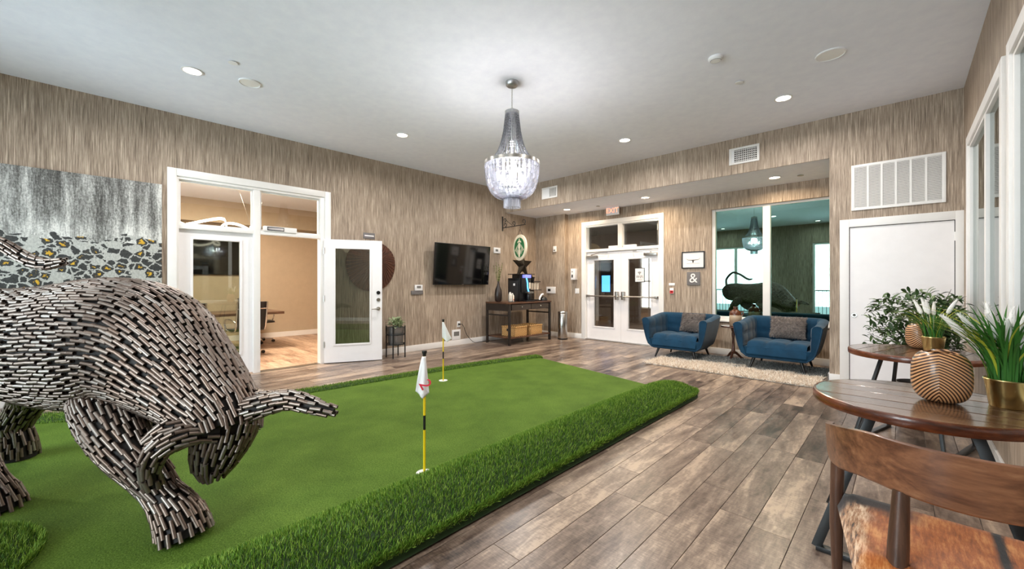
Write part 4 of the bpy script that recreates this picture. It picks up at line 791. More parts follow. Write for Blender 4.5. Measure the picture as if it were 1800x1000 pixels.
s = NT('jug_glaze').set(Roughness=.25); sp = s.n('ShaderNodeSeparateXYZ'); s.l(s.coord(), sp.inputs[0]); n1 = s.noise(s.coord(), 20, 3); s.col(s.ramp(s.math('ADD', sp.outputs[2], s.math('MULTIPLY', n1, .02)), [(.10, sr(160, 136, 112)), (.185, sr(206, 184, 156)), (.20, sr(88, 46, 26)), (.5, sr(62, 30, 18))]))
jg = thing('stoneware_jug', 'brown and cream stoneware jug on the small round table', 'jug', (-2.06, 7.60, .587))
MB().lathe([(.085, 0), (.094, .01), (.095, .2), (.085, .245), (.05, .275), (.032, .285), (.032, .315), (.038, .32), (.034, .325), (.02, .32)], (0, 0, 0), 28).build('body', MATS['jug_glaze'], jg, smooth=50)
MB().tube([(.085, 0, .235), (.115, 0, .25), (.12, 0, .21), (.094, 0, .17)], .011, 8).build('handle', MATS['jug_glaze'], jg, smooth=60)
s = NT('shag').set(Roughness=.9); g = s.n('ShaderNodeNewGeometry'); n1 = s.noise(s.coord(), 3.5, 3); sp = s.n('ShaderNodeSeparateXYZ'); s.l(s.coord(), sp.inputs[0]); cream = s.ramp(g.outputs['Random Per Island'], [(.1, sr(206, 182, 158)), (.4, sr(238, 224, 206)), (.8, sr(250, 242, 230))])
gr = s.ramp(g.outputs['Random Per Island'], [(.1, sr(92, 92, 90)), (.8, sr(172, 172, 168))]); s.col(s.mix(s.math('GREATER_THAN', s.math('ADD', sp.outputs[1], s.math('MULTIPLY', s.math('SUBTRACT', n1, .5), .8)), -.02), cream, gr))
rg = thing('shag_rug', 'cream and grey shaggy rug under the blue armchairs', 'rug', (-1.9, 7.0, 0))
MB().box((-1.14, -.70, .001), (1.10, .66, .014)).build('backing', MATS['shag'], rg, bevel=.004)
n = 60000; P = np.stack([rng.uniform(-1.15, 1.11, n), rng.uniform(-.72, .67, n), np.full(n, .012)], 1); D = rng.normal(0, .75, (n, 3)); D[:, 2] = np.abs(D[:, 2]) * .5 + .5; V, F = blades(P, D, rng.uniform(.035, .06, n), rng.uniform(.006, .011, n)); V[:, 2] = np.maximum(V[:, 2], .003); link('pile', rawmesh('pile', V, F), MATS['shag'], rg, 'stuff')
# ================================================================ chandelier
def crystal(name, tint, trans):
    s = NT(name); t_ = s.n('ShaderNodeBsdfTransparent', Color=tint); g_ = s.n('ShaderNodeBsdfGlossy', Color=(.95, .96, 1, 1), Roughness=.08); d_ = s.n('ShaderNodeBsdfTranslucent', Color=(.92, .93, .98, 1)); f_ = s.n('ShaderNodeFresnel', IOR=1.7)
    ge = s.n('ShaderNodeNewGeometry'); oi = s.n('ShaderNodeObjectInfo'); rd = s.math('FRACT', s.math('ADD', ge.outputs['Random Per Island'], oi.outputs['Random'])); s.l(s.ramp(rd, [(0, tuple(x * .45 for x in tint[:3]) + (1,)), (.35, tuple(x * .85 for x in tint[:3]) + (1,)), (1, tint)]), t_.inputs[0]); m1 = s.n('ShaderNodeMixShader'); m2 = s.n('ShaderNodeMixShader', Fac=trans); s.l(s.math('ADD', f_.outputs[0], .12), m1.inputs[0]); s.l(t_.outputs[0], m1.inputs[1]); s.l(g_.outputs[0], m1.inputs[2]); s.l(m1.outputs[0], m2.inputs[1]); s.l(d_.outputs[0], m2.inputs[2]); s.l(m2.outputs[0], s.out.inputs[0]); return s.m
crystal('crystal', (.86, .87, .92, 1), .05); crystal('smoked_crystal', (.60, .61, .64, 1), .02)
CH = (-3.09, 3.203); cd = thing('chandelier', 'large crystal strand chandelier hanging above the putting green', 'chandelier', (CH[0], CH[1], 2.13)); Z0 = 2.13
MB().lathe([(.004, 1.33), (.05, 1.335), (.068, 1.352), (.07, 1.3885), (.0, 1.3885)], (0, 0, 0), 28, False).build('canopy', MATS['silver_leaf'], cd, smooth=50)
b = MB()
for k in range(13):
    z = 1.105 + k * .0178; a = PI / 2 * (k % 2); b.tube([(math.cos(a) * .007 * math.cos(q), math.sin(a) * .007 * math.cos(q), z + .0125 * math.sin(q)) for q in np.linspace(0, 2 * PI, 11)], .0016, 5, False)
b.build('chain', MATS['silver_leaf'], cd, smooth=60)
MB().lathe([(.055, 1.03), (.078, 1.035), (.078, 1.065), (.05, 1.08), (.012, 1.085), (.012, 1.1)], (0, 0, 0), 28).build('crown_ring', MATS['silver_leaf'], cd, smooth=40)
MB().lathe([(.288, .475), (.303, .475), (.303, .51), (.288, .51), (.288, .475)], (0, 0, 0), 56, False).build('middle_ring', MATS['nickel'], cd, smooth=30)
MB().lathe([(.088, .10), (.096, .10), (.096, .115), (.088, .115), (.088, .10)], (0, 0, 0), 30, False).build('lower_ring', MATS['silver_leaf'], cd)
def strand(prof, nb, w, mat):
    P = cat(np.array([(r, 0, z) for r, z in prof]), nb); m = MB(); T = np.gradient(P, axis=0)
    for i in range(nb):
        L = np.linalg.norm(T[i]); m.bar(P[i] - T[i] * .44, P[i] + T[i] * .44, .0045, w, (0, 1, 0)) if False else m.bar(P[i] - T[i] * .44, P[i] + T[i] * .44, w, .006, np.cross(T[i] / L, (0, 1, 0)))
    o = m.build('crystal_strand', MATS[mat]); me = o.data; bpy.data.objects.remove(o); return me
UP = [(.074, 1.03), (.084, .95), (.098, .84), (.125, .72), (.165, .62), (.215, .55), (.285, .50)]; LOW = [(.298, .47), (.295, .40), (.282, .30), (.245, .20), (.185, .135), (.098, .105)]; INNR = [(.245, .47), (.24, .36), (.215, .25), (.165, .17), (.09, .12)]
for prof, num, nb, w, mt_ in ((UP, 34, 22, .011, 'smoked_crystal'), (LOW, 46, 12, .026, 'crystal'), (INNR, 26, 10, .02, 'crystal')):
    me = strand(prof, nb, w, mt_)
    for k in range(num): o = link('crystal_strand', me, None, cd); o.rotation_euler = (0, 0, k * 2 * PI / num)
m = MB(); m.bar((.092, 0, .012), (.092, 0, .10), .017, .005, (1, 0, 0)); crystal('frosted_crystal', (.93, .94, .97, 1), .3); o = m.build('crystal_bar', MATS['frosted_crystal'], cd)
for k in range(1, 26): q = link('crystal_bar', o.data, None, cd); q.rotation_euler = (0, 0, k * 2 * PI / 26)
for k in range(1, 13): q = link('crystal_bar', o.data, None, cd); q.rotation_euler = (0, 0, k * 2 * PI / 12); q.scale = (.5, .5, .8)
MB().tube([(0, 0, .2), (0, 0, 1.04)], .010, 8).build('stem', MATS['silver_leaf'], cd)
for k in range(8):
    a = k * PI / 4; MB().tube([(0, 0, .30), (.07 * math.cos(a), .07 * math.sin(a), .26), (.13 * math.cos(a), .13 * math.sin(a), .29)], .006, 6).build('arm', MATS['silver_leaf'], cd, smooth=60)
    MB().sphere((.13 * math.cos(a), .13 * math.sin(a), .335), .022, 10, 7, (1, 1, 1.6)).build('bulb', MATS['bulb'], cd, smooth=80)
l = bpy.data.lights.new('chandelier_light', 'POINT'); l.energy = CHAND_W; l.color = (1, .96, .92); l.shadow_soft_size = .07; lo = bpy.data.objects.new('chandelier_light', l); COL.objects.link(lo); lo.parent = cd; lo.location = (0, 0, .40)
# ================================================================ ceiling fixtures
def downlight(label, x, y, z, r, power, mat, col, grp):
    t = thing('recessed_light', label, 'ceiling light', (x, y, z), 0, grp)
    MB().lathe([(r, 0), (r * 1.28, -.002), (r * 1.3, -.008), (r * 1.08, -.010), (r, -.004)], (0, 0, 0), 32, False).build('trim_ring', MATS['white_paint'], t, smooth=50)
    MB().lathe([(r, -.003), (r * .5, -.006), (.001, -.007)], (0, 0, 0), 28, False).build('lens', MATS[mat], t, smooth=60)
    if power:
        l = bpy.data.lights.new('recessed_light_beam', 'AREA'); l.shape = 'DISK'; l.size = r * 1.9; l.energy = power; l.color = col; l.spread = math.radians(165); o = bpy.data.objects.new('recessed_light_beam', l); COL.objects.link(o); o.parent = t; o.location = (0, 0, -.014)
G1 = 'recessed lights of the main ceiling'; W1 = (1, .96, .92)
for x, y, lab in ((-5.31, .73, 'recessed ceiling light above the bull sculpture'), (-5.37, 3.215, 'recessed ceiling light between open glass door and chandelier'), (-3.097, 5.71, 'recessed ceiling light right of the chandelier before the soffit'), (-1.034, 5.72, 'recessed ceiling light nearest the white door'), (-1.07, 3.2, 'recessed ceiling light at the top edge of the view'), (-3.1, .73, 'recessed ceiling light over the near end of the green'), (-1.07, .73, 'recessed ceiling light over the hide chair side'), (-5.35, 5.72, 'recessed ceiling light hidden behind the chandelier'), (-5.31, -1.5, 'recessed ceiling light behind the camera by the left window'), (-2.2, -1.5, 'recessed ceiling light behind the camera by the right window')):
    downlight(lab, x, y, H, .072, DOWN_W * (.3 if y < 1 and x > -5 or y < 0 else 1), 'lamp_glow', W1, G1)
G2 = 'recessed lights of the soffit'
for x, lab in ((-5.49, 'warm soffit light beside the hanging round sign'), (-3.62, 'warm soffit light above the glazed double doors'), (-1.47, 'warm soffit light above the tinted window')): downlight(lab, x, 7.48, ZS, .07, SOFFIT_W, 'warm_glow', (1, .80, .56), G2)
for x, y, r, lab in ((-5.171, 1.212, .105, 'round white ceiling speaker near the bull'), (-.509, 4.939, .12, 'large round white ceiling speaker near the right wall')):
    t = thing('ceiling_speaker', lab, 'speaker', (x, y, H), 0, 'round ceiling speakers'); MB().lathe([(r, 0), (r, -.010), (r * .93, -.014), (r * .90, -.008)], (0, 0, 0), 40, False).build('bezel', MATS['white_plastic'], t, smooth=50); MB().lathe([(r * .91, -.008), (r * .5, -.011), (.001, -.012)], (0, 0, 0), 36, False).build('grille', MATS['white_paint'], t, smooth=60)
t = thing('smoke_detector', 'white disc smoke detector between ceiling lights at right', 'smoke detector', (-1.324, 4.235, H)); MB().lathe([(.065, 0), (.065, -.02), (.05, -.034), (.001, -.036)], (0, 0, 0), 28, False).build('body', MATS['white_plastic'], t, smooth=40); MB().lathe([(.052, -.0325), (.053, -.030), (.047, -.0365)], (0, 0, 0), 28, False).build('slot', MATS['grey_plastic'], t)
for x, y, z, lab in ((-1.301, 4.928, H, 'small sprinkler cover left of the round ceiling speaker'), (-4.814, .982, H, 'small sprinkler cover above the bull beside a light'), (-4.76, 7.61, ZS, 'small sprinkler cover on the soffit by exit sign'), (-1.15, 7.6, ZS, 'small sprinkler cover on the soffit above tinted window')):
    t = thing('sprinkler_cover', lab, 'sprinkler', (x, y, z), 0, 'sprinkler covers'); MB().lathe([(.02, 0), (.02, -.006), (.042, -.007), (.042, -.011), (.001, -.012)], (0, 0, 0), 24, False).build('plate', MATS['white_plastic'] if z == H else MATS['nickel'], t, smooth=40)
# ================================================================ vents and grille on the back wall
def grille(name, label, x0, x1, z0, z1, y, nv, nh, solid=0., slat='white_paint'):
    t = thing(name, label, 'vent', ((x0 + x1) / 2, y, z0)); w, h = (x1 - x0) / 2, z1 - z0; f = .032; b = MB()
    b.box((-w, -.014, 0), (-w + f, 0, h)).box((w - f, -.014, 0), (w, 0, h)).box((-w + f, -.014, 0), (w - f, 0, f)).box((-w + f, -.014, h - f), (w - f, 0, h)); b.build('frame', MATS['white_paint'], t, bevel=.002)
    MB().box((-w + f, -.002, f), (w - f, 0, h - f)).build('duct', MATS['joint'], t); xs = -w + f + (2 * w - 2 * f) * solid
    if solid: MB().box((-w + f, -.010, f), (xs, -.002, h - f)).build('damper_plate', MATS['white_plastic'], t)
    for k in range(1, nv):
        x = xs + (w - f - xs) * k / nv; MB().box((x - (.010 if nh > 20 else .0035), -.0135, f), (x + (.010 if nh > 20 else .0035), -.002, h - f)).build('mullion', MATS['white_paint'], t)
    o = None
    for k in range(nh):
        z = f + (h - 2 * f) * (k + .5) / nh; dz = (h - 2 * f) / nh * (.42 if nh > 20 else .22)
        if o is None: o = MB().add([(xs, -.012, -dz), (w - f, -.012, -dz), (w - f, -.002, dz), (xs, -.002, dz), (xs, -.0135, -dz), (w - f, -.0135, -dz), (w - f, -.0035, dz), (xs, -.0035, dz)], [(0, 1, 2, 3), (7, 6, 5, 4), (0, 4, 5, 1), (3, 2, 6, 7), (1, 5, 6, 2), (0, 3, 7, 4)]).build('slat', MATS[slat], t); o.location = (0, 0, z)
        else: q = link('slat', o.data, None, t); q.location = (0, 0, z)
    return t
grille('return_air_grille', 'large white return air grille above the white door', -.491, .347, 2.248, 2.829, YB, 6, 36, 0)
grille('air_vent', 'white supply vent on the soffit face above tinted window', -1.938, -1.531, 3.121, 3.371, YB, 12, 6, .12)
grille('air_vent', 'small white supply vent on the soffit near the chandelier', -5.677, -5.257, 3.13, 3.372, YB, 8, 8, .5)
# ================================================================ exit sign and wall devices of the recess
ex = thing('exit_sign', 'white exit sign glowing red over the double doors', 'exit sign', (-4.59, 7.93, 2.80)); M0 = MATS
MB().box((-.155, -.02, .0), (.155, .02, .19)).build('housing', MATS['white_plastic'], ex, bevel=.012); MB().box((-.03, .02, .06), (.03, .16, .13)).build('wall_mount', MATS['white_plastic'], ex)
emit('exit_red', (1, .30, .16, 1), 1.3); text('lettering', 'EXIT', .15, MATS['exit_red'], ex, Matrix.Translation((0, -.021, .095)) @ Matrix.Rotation(PI / 2, 4, 'X')); l = bpy.data.lights.new('exit_light', 'POINT'); l.energy = .5; l.color = (1, .12, .12); l.shadow_soft_size = .03; q = bpy.data.objects.new('exit_light', l); COL.objects.link(q); q.parent = ex; q.location = (0, -.02, .215)
pf = thing('framed_picture', 'black framed print of a longhorn skull left of tinted window', 'picture', (-2.935, Y2, 1.60)); w, h = .215, .325; b = MB(); b.box((-w, -.024, 0), (-w + .018, 0, h)).box((w - .018, -.024, 0), (w, 0, h)).box((-w + .018, -.024, 0), (w - .018, 0, .018)).box((-w + .018, -.024, h - .018), (w - .018, 0, h)).build('frame', MATS['black_plastic'], pf, bevel=.002)
plain('paper', sr(240, 234, 232), .7, var=.01); plain('ink', sr(70, 66, 66), .8); MB().box((-w + .018, -.010, .018), (w - .018, -.004, h - .018)).build('print', MATS['paper'], pf)
def flat(pts, y, name, mat, parent): n = len(pts); MB().add([(x, y, z) for x, z in pts] + [(x, y + .001, z) for x, z in pts], [tuple(range(n)), tuple(range(2 * n - 1, n - 1, -1))] + [(i, n + i, n + (i + 1) % n, (i + 1) % n) for i in range(n)]).build(name, mat, parent)
for sx in (-1, 1): P = cat([(sx * .012, .155, 0), (sx * .05, .160, 0), (sx * .10, .165, 0), (sx * .135, .195, 0)], 12); W_ = np.linspace(.008, .0015, 12); flat([(p[0], p[1] + q) for p, q in zip(P, W_)] + [(p[0], p[1] - q) for p, q in zip(P[::-1], W_[::-1])], -.0115, 'horn_print', MATS['ink'], pf)
flat([(-.016, .165), (.016, .165), (.014, .13), (.008, .105), (-.008, .105), (-.014, .13)], -.0117, 'skull_print', MATS['ink'], pf); flat([(-.12, .092), (.12, .092), (.12, .096), (-.12, .096)], -.0115, 'caption_line', MATS['grey_plastic'], pf)
am = thing('ampersand_plaque', 'small square grey plaque with white ampersand', 'plaque', (-2.926, Y2, 1.275)); plain('slate_grey', sr(112, 108, 108), .6); MB().box((-.123, -.02, 0), (.123, 0, .255)).build('board', MATS['slate_grey'], am, bevel=.002); text('ampersand', '&', .255, MATS['paper'], am, Matrix.Translation((0, -.0215, .128)) @ Matrix.Rotation(PI / 2, 4, 'X'))
def plate(name, label, catg, loc, size, axis, mat='white_plastic', extra=None, grp=None):
    """wall plate standing off a wall: axis '+x' off the left wall, '-y' off the back walls"""
    t = thing(name, label, catg, loc, 0, grp); w, h, d = size
    if axis == '+x': MB().box((0, -w / 2, -h / 2), (d, w / 2, h / 2)).build('cover', MATS[mat], t, bevel=min(.004, d / 3))
    else: MB().box((-w / 2, -d, -h / 2), (w / 2, 0, h / 2)).build('cover', MATS[mat], t, bevel=min(.004, d / 3))
    for (u, z, pw, ph, m, nm) in extra or []:
        if axis == '+x': MB().box((d, u - pw / 2, z - ph / 2), (d + .003, u + pw / 2, z + ph / 2)).build(nm, MATS[m], t)
        else: MB().box((u - pw / 2, -d - .003, z - ph / 2), (u + pw / 2, -d, z + ph / 2)).build(nm, MATS[m], t)
    return t
plain('alarm_red', sr(196, 40, 44), .4)
plate('fire_pull_station', 'small red and white fire alarm pull right of double doors', 'fire alarm', (-3.345, Y2, 1.16), (.075, .115, .03), '-y', 'white_plastic', [(0, -.022, .07, .06, 'alarm_red', 'red_panel'), (.0, -.02, .04, .016, 'white_plastic', 'lever')])
plate('wall_placard', 'small white placard above the red fire pull', 'sign', (-3.35, Y2, 1.29), (.12, .05, .008), '-y')
sdp = plate('soap_dispenser', 'white hand sanitizer dispenser left of the double doors', 'dispenser', (-5.69, Y2, 1.525), (.125, .265, .10), '-y', 'white_plastic', [(-.02, -.045, .035, .07, 'black_plastic', 'sight_window'), (-.02, .06, .03, .025, 'grey_plastic', 'badge')])
plate('switch_plate', 'white double switch plate below the hand sanitizer dispenser', 'switch', (-5.635, Y2, 1.125), (.115, .12, .008), '-y', 'white_plastic', [(-.025, 0, .032, .066, 'white_paint', 'rocker'), (.025, 0, .032, .066, 'white_paint', 'rocker')])
plate('wall_controller', 'white wall plate with dark screen above the console', 'wall plate', (-6.31, 7.947, 1.14), (.28, .165, .02), '-y', 'white_plastic', [(-.05, 0, .085, .06, 'black_plastic', 'screen')])
plate('wall_sensor', 'small white sensor high on the corner column', 'sensor', (-6.19, 7.947, 2.15), (.09, .14, .03), '-y', 'white_plastic', [(0, -.03, .05, .03, 'grey_plastic', 'lens')])
plate('thermostat', 'white thermostat left of the television', 'thermostat', (XL, 4.43, 1.225), (.17, .11, .03), '+x', 'white_plastic', [(.0, .012, .09, .045, 'grey_plastic', 'display')])
plate('alarm_keypad', 'grey control box under the thermostat', 'control box', (XL, 4.40, 1.13), (.26, .075, .02), '+x', 'slate_grey')
plate('thermostat', 'small white thermostat right of the television', 'thermostat', (XL, 6.55, 2.07), (.20, .13, .03), '+x', 'white_plastic', [(-.02, 0, .08, .05, 'grey_plastic', 'display')])
plate('power_outlet', 'white wall outlet with a black plug in it', 'outlet', (XL, 5.43, .44), (.08, .125, .008), '+x', 'white_plastic', [(0, .0, .035, .04, 'black_plastic', 'plug')])
plate('media_plate', 'square white media plate below the wall outlet', 'wall plate', (XL, 5.36, .225), (.22, .21, .02), '+x', 'white_plastic', [(0, .02, .14, .09, 'grey_plastic', 'socket_panel')])
plate('door_plaque', 'small pale glass plaque above the open door', 'sign', (XL, 3.42, 2.15), (.215, .105, .012), '+x', 'slate_grey', [(0, 0, .17, .02, 'paper', 'lettering_strip')])
ec = thing('extension_cord', 'black power cord running from wall outlet to the console', 'cord', (XL, 5.43, 0)); P = cat([(XL + .02, 5.43, .44), (XL + .06, 5.5, .42), (XL + .05, 5.62, .20), (XL + .06, 5.8, .03), (XL + .05, 6.0, .012), (XL + .04, 6.3, .012)], 40); MB().tube(P, .006, 8).build('cable', MATS['black_plastic'], ec, smooth=60, local=False); MB().box((XL + .012, 5.412, .425), (XL + .045, 5.448, .455)).build('plug', MATS['black_plastic'], ec, bevel=.004, local=False)
# ================================================================ television, wall disc, planter
s = NT('screen_black').set(Roughness=.07, Specular__IOR__Level=.6); s.p.inputs['Base Color'].default_value = sr(8, 8, 9)
tv = thing('television', 'large black wall-mounted television tilted slightly down', 'television', (XL, 5.44, 1.28)); R = np.array(Matrix.Rotation(math.radians(4.5), 3, 'Y')); b = MB().at((.09, 0, 0), R); b.box((0, -.735, 0), (.04, .735, .845)).build('housing', MATS['black_plastic'], tv, bevel=.004); MB().at((.09, 0, 0), R).box((.0405, -.722, .02), (.042, .722, .832)).build('screen', MATS['screen_black'], tv); MB().box((0, -.25, .2), (.11, .25, .6)).build('wall_bracket', MATS['black_metal'], tv); MB().at((.09, 0, 0), R).box((.0405, -.02, .004), (.042, .02, .012)).build('badge', MATS['nickel'], tv)
wood('disc_wood', [sr(40, 20, 12), sr(74, 38, 22), sr(102, 56, 34)], (3, 9, 9), .4, 0, 1, .1)
plain('groove_wood', sr(150, 104, 74), .6); dk = thing('wooden_wall_disc', 'round dark wood sunburst disc on wall behind the open door', 'wall art', (XL + .004, 3.46, 1.62)); ys, zs = .13, .12; nseg = 44
for k in range(nseg):
    def edge(a): return (.46 * math.cos(a) * (1 + .03 * math.sin(3 * a)), .46 * math.sin(a) * (1 + .03 * math.cos(2 * a)))
    a0, a1 = 2 * PI * k / nseg, 2 * PI * (k + .80) / nseg; e0, e1 = edge(a0), edge(a1); i0, i1 = (ys + .05 * math.cos(a0), zs + .05 * math.sin(a0)), (ys + .05 * math.cos(a1), zs + .05 * math.sin(a1))
    MB().add([(0, *i0), (0, *e0), (0, *e1), (0, *i1), (.03, *i0), (.022, *e0), (.022, *e1), (.03, *i1)], [(0, 3, 2, 1), (4, 5, 6, 7), (0, 1, 5, 4), (1, 2, 6, 5), (2, 3, 7, 6), (3, 0, 4, 7)]).build('ray', MATS['disc_wood'], dk)
m = MB(); m.add([(0.001, *edge(a)) for a in np.linspace(0, 2 * PI, 60)[:-1]] + [(0.010, *edge(a)) for a in np.linspace(0, 2 * PI, 60)[:-1]], [tuple(range(58, -1, -1)), tuple(range(59, 118))] + [(i, (i + 1) % 59, 59 + (i + 1) % 59, 59 + i) for i in range(59)]).build('backing', MATS['groove_wood'], dk); MB().cyl((.012, ys, zs), (.04, ys, zs), .045, .04, 20).build('hub', MATS['nickel'], dk, smooth=40)
plain('galvanized', sr(150, 152, 154), .4, .8, var=.12, scale=14); blademat('sage_leaf', sr(96, 116, 84), sr(146, 160, 122), sr(196, 200, 164))
pl = thing('planter_on_stand', 'galvanized planter with pale leaves on black stand beside open door', 'potted plant', (-6.50, 3.76, 0)); MB().lathe([(.125, .24), (.13, .25), (.15, .53), (.154, .535), (.145, .535), (.14, .48)], (0, 0, 0), 30).build('planter', MATS['galvanized'], pl, smooth=40); MB().lathe([(.14, .48), (.05, .49), (.002, .495)], (0, 0, 0), 18).build('soil', MATS['soil'], pl)
for k in range(4): a = PI / 4 + k * PI / 2; MB().bar((.165 * math.cos(a), .165 * math.sin(a), 0), (.165 * math.cos(a), .165 * math.sin(a), .56), .016, .016).build('leg', MATS['black_metal'], pl)
b = MB()
for z in (.23, .40): b.lathe([(.158, z), (.170, z), (.170, z + .016), (.158, z + .016), (.158, z)], (0, 0, 0), 30, False)
b.bar((-.165, 0, .232), (.165, 0, .232), .014, .012).bar((0, -.165, .232), (0, .165, .232), .014, .012); b.build('stand_ring', MATS['black_metal'], pl)
V = []
for k in range(6): t = k / 5; w = .028 * math.sin(PI * min(.99, t * .92 + .05)); V += [(.11 * t, -w, .03 * math.sin(t * 2.4)), (.11 * t, 0, .03 * math.sin(t * 2.4) - .006), (.11 * t, w, .03 * math.sin(t * 2.4))]
lm = bpy.data.meshes.new('leaf'); lm.from_pydata(V, [], [(3 * k + a, 3 * k + a + 1, 3 * k + a + 4, 3 * k + a + 3) for k in range(5) for a in (0, 1)]); lm.materials.append(MATS['sage_leaf']); rr = random.Random(8)
for k in range(70): a = rr.uniform(0, 2 * PI); r = rr.uniform(0, .11); o = link('leaf', lm, None, pl); o.matrix_local = Matrix.Translation((r * math.cos(a), r * math.sin(a), .52 + rr.uniform(0, .16) * (1 - r * 3))) @ Matrix.Rotation(a + rr.uniform(-.5, .5), 4, 'Z') @ Matrix.Rotation(rr.uniform(-1.0, .35), 4, 'Y') @ Matrix.Scale(rr.uniform(.7, 1.05), 4)
# ================================================================ coffee console and what stands on it
wood('console_wood', [sr(48, 30, 20), sr(86, 56, 38), sr(124, 84, 58)], (9, 1.2, 9), .35, 0, 1.2, .1, .2); plain('drawer_grey', sr(74, 64, 56), .45, .2, var=.1)
cs = thing('console_table', 'dark metal console table with two drawers and lower wood shelf', 'console table', (-6.29, 6.755, 0)); hx, hy = .365, .69
for sx in (-1, 1):
    for sy in (-1, 1): MB().box((sx * hx, sy * hy, 0), (sx * (hx - .045), sy * (hy - .045), .87)).build('leg', MATS['dark_steel'], cs, bevel=.002)
b = MB(); b.box((-hx, -hy - .01, .87), (hx + .01, hy + .01, .905)).build('top', MATS['console_wood'], cs, bevel=.003)
b = MB(); b.box((-hx + .045, -hy + .004, .72), (hx - .045, -hy + .02, .87)).box((-hx + .045, hy - .02, .72), (hx - .045, hy - .004, .87)).box((-hx + .004, -hy + .045, .72), (-hx + .02, hy - .045, .87)).build('apron', MATS['dark_steel'], cs)
for sy in (-1, 1):
    MB().box((-.2, sy * .31 - .30, .735), (hx - .002, sy * .31 + .30, .855)).build('drawer', MATS['drawer_grey'], cs, bevel=.003); o = [c for c in cs.children if c.name.startswith('drawer')][-1]; MB().sphere((hx + .012, sy * .31, .80), .016, 10, 7).build('knob', MATS['nickel'], o, smooth=80)
MB().box((-hx + .005, -hy + .045, .135), (hx - .005, hy - .045, .165)).build('shelf', MATS['console_wood'], cs, bevel=.002)
for sy in (-1, 1): MB().bar((-hx + .03, sy * (hy - .02), .63), (hx - .03, sy * (hy - .02), .63), .02, .03).build('side_rail', MATS['dark_steel'], cs)
s = NT('wicker').set(Roughness=.75); v = s.coord(); sp = s.n('ShaderNodeSeparateXYZ'); s.l(v, sp.inputs[0]); hh = s.math('ADD', sp.outputs[0], sp.outputs[1]); wv = s.math('MULTIPLY', s.math('SINE', s.math('MULTIPLY', sp.outputs[2], 210.)), s.math('SINE', s.math('MULTIPLY', hh, 95.))); n1 = s.noise(v, 40, 3)
m_ = s.math('ADD', s.math('MULTIPLY', s.math('ADD', wv, 1.), .3), s.math('MULTIPLY', n1, .4)); s.col(s.ramp(m_, [(.2, sr(104, 64, 28)), (.45, sr(190, 138, 76)), (.75, sr(236, 200, 142))])); s.bump(m_, .7, .008)
for k, (y, lab) in enumerate(((6.46, 'woven wicker basket on the console shelf, nearer the television'), (6.98, 'woven wicker basket on the console shelf, nearer the trash can'))):
    t = thing('wicker_basket', lab, 'basket', (-6.16, y, .166), 0, 'wicker baskets on the console shelf'); b = MB(); w, d, h = .20, .19, .20
    for a, e in (((-w, -d, 0), (w, -d + .018, h)), ((-w, d - .018, 0), (w, d, h)), ((-w, -d + .018, 0), (-w + .018, d - .018, h)), ((w - .018, -d + .018, 0), (w, d - .018, h)), ((-w + .018, -d + .018, 0), (w - .018, d - .018, .015))): b.box(a, e)
    b.build('basket_body', MATS['wicker'], t, bevel=.006); b = MB()
    for a, e in (((-w, -d, h), (w, -d, h)), ((w, -d, h), (w, d, h)), ((w, d, h), (-w, d, h)), ((-w, d, h), (-w, -d, h))): b.cyl(a, e, .013, n=8)
    b.build('rolled_rim', MATS['wicker'], t, smooth=60); MB().box((-.05, -d - .002, h * .55), (.05, -d + .001, h * .8)).build('handle_slot', MATS['joint'], t); MB().box((-w - .002, -d + .02, h - .02), (w - .02, d - .02, h - .012)).build('lining', MATS['wicker'], t)
plain('brown_vase', sr(46, 36, 32), .35); blademat('twig_green', sr(70, 88, 44), sr(112, 124, 66), sr(156, 160, 96))
vs = thing('bottle_vase', 'tall dark bottle vase holding thin green twigs on console', 'vase', (-6.42, 6.22, .905)); MB().lathe([(.05, 0), (.075, .03), (.085, .15), (.07, .26), (.03, .36), (.02, .42), (.024, .45), (.016, .45), (.012, .40)], (0, 0, 0), 24).build('body', MATS['brown_vase'], vs, smooth=60)
for k in range(14):
    a = rr.uniform(0, 6.28); r = rr.uniform(.03, .12); h = rr.uniform(.62, .85); P = cat([(0, 0, .40), (r * .3 * math.cos(a), r * .3 * math.sin(a), .5), (r * math.cos(a), r * math.sin(a), h)], 8); m = MB(); m.tube(P, .003, 5)
    for q in P[3:]:
        for e in range(3): d = np.array([rr.uniform(-1, 1), rr.uniform(-1, 1), rr.uniform(.2, 1)]) * .03; c = np.array([-d[1], d[0], 0]) * .3; m.add([q - c, q + c, q + d], [(0, 1, 2)])
    m.build('twig', MATS['twig_green'], vs)
plain('cream_plastic', sr(240, 226, 208), .4, var=.03)
for i, (x, y, h, lab) in enumerate(((-6.10, 6.33, .19, 'boxed cream bottle at the front of the coffee console'), (-6.30, 6.47, .21, 'white bottle beside the coffee machine'))):
    t = thing('syrup_bottle', lab, 'bottle', (x, y, .905), 0, 'cream bottles on the console'); MB().lathe([(.04, 0), (.043, .005), (.043, h * .7), (.03, h * .82), (.018, h * .86), (.018, h * .95), (.01, h)], (0, 0, 0), 18).build('bottle_body', MATS['cream_plastic'], t, smooth=40); MB().lathe([(.019, h * .86), (.021, h * .87), (.021, h * .96), (.0, h * 1.0)], (0, 0, 0), 14).build('cap', MATS['white_plastic'], t, smooth=40)
    if i == 0: b = MB(); b.box((-.055, -.055, 0), (.055, .055, .012)); [b.box((a, e, .012), (a + .008, e + .008, h * .92)) for a in (-.055, .047) for e in (-.055, .047)]; b.build('holder', MATS['black_metal'], t); MB().sphere((.0445, 0, .05), .012, 8, 6).build('printed_mark', MATS['alarm_red'], t)
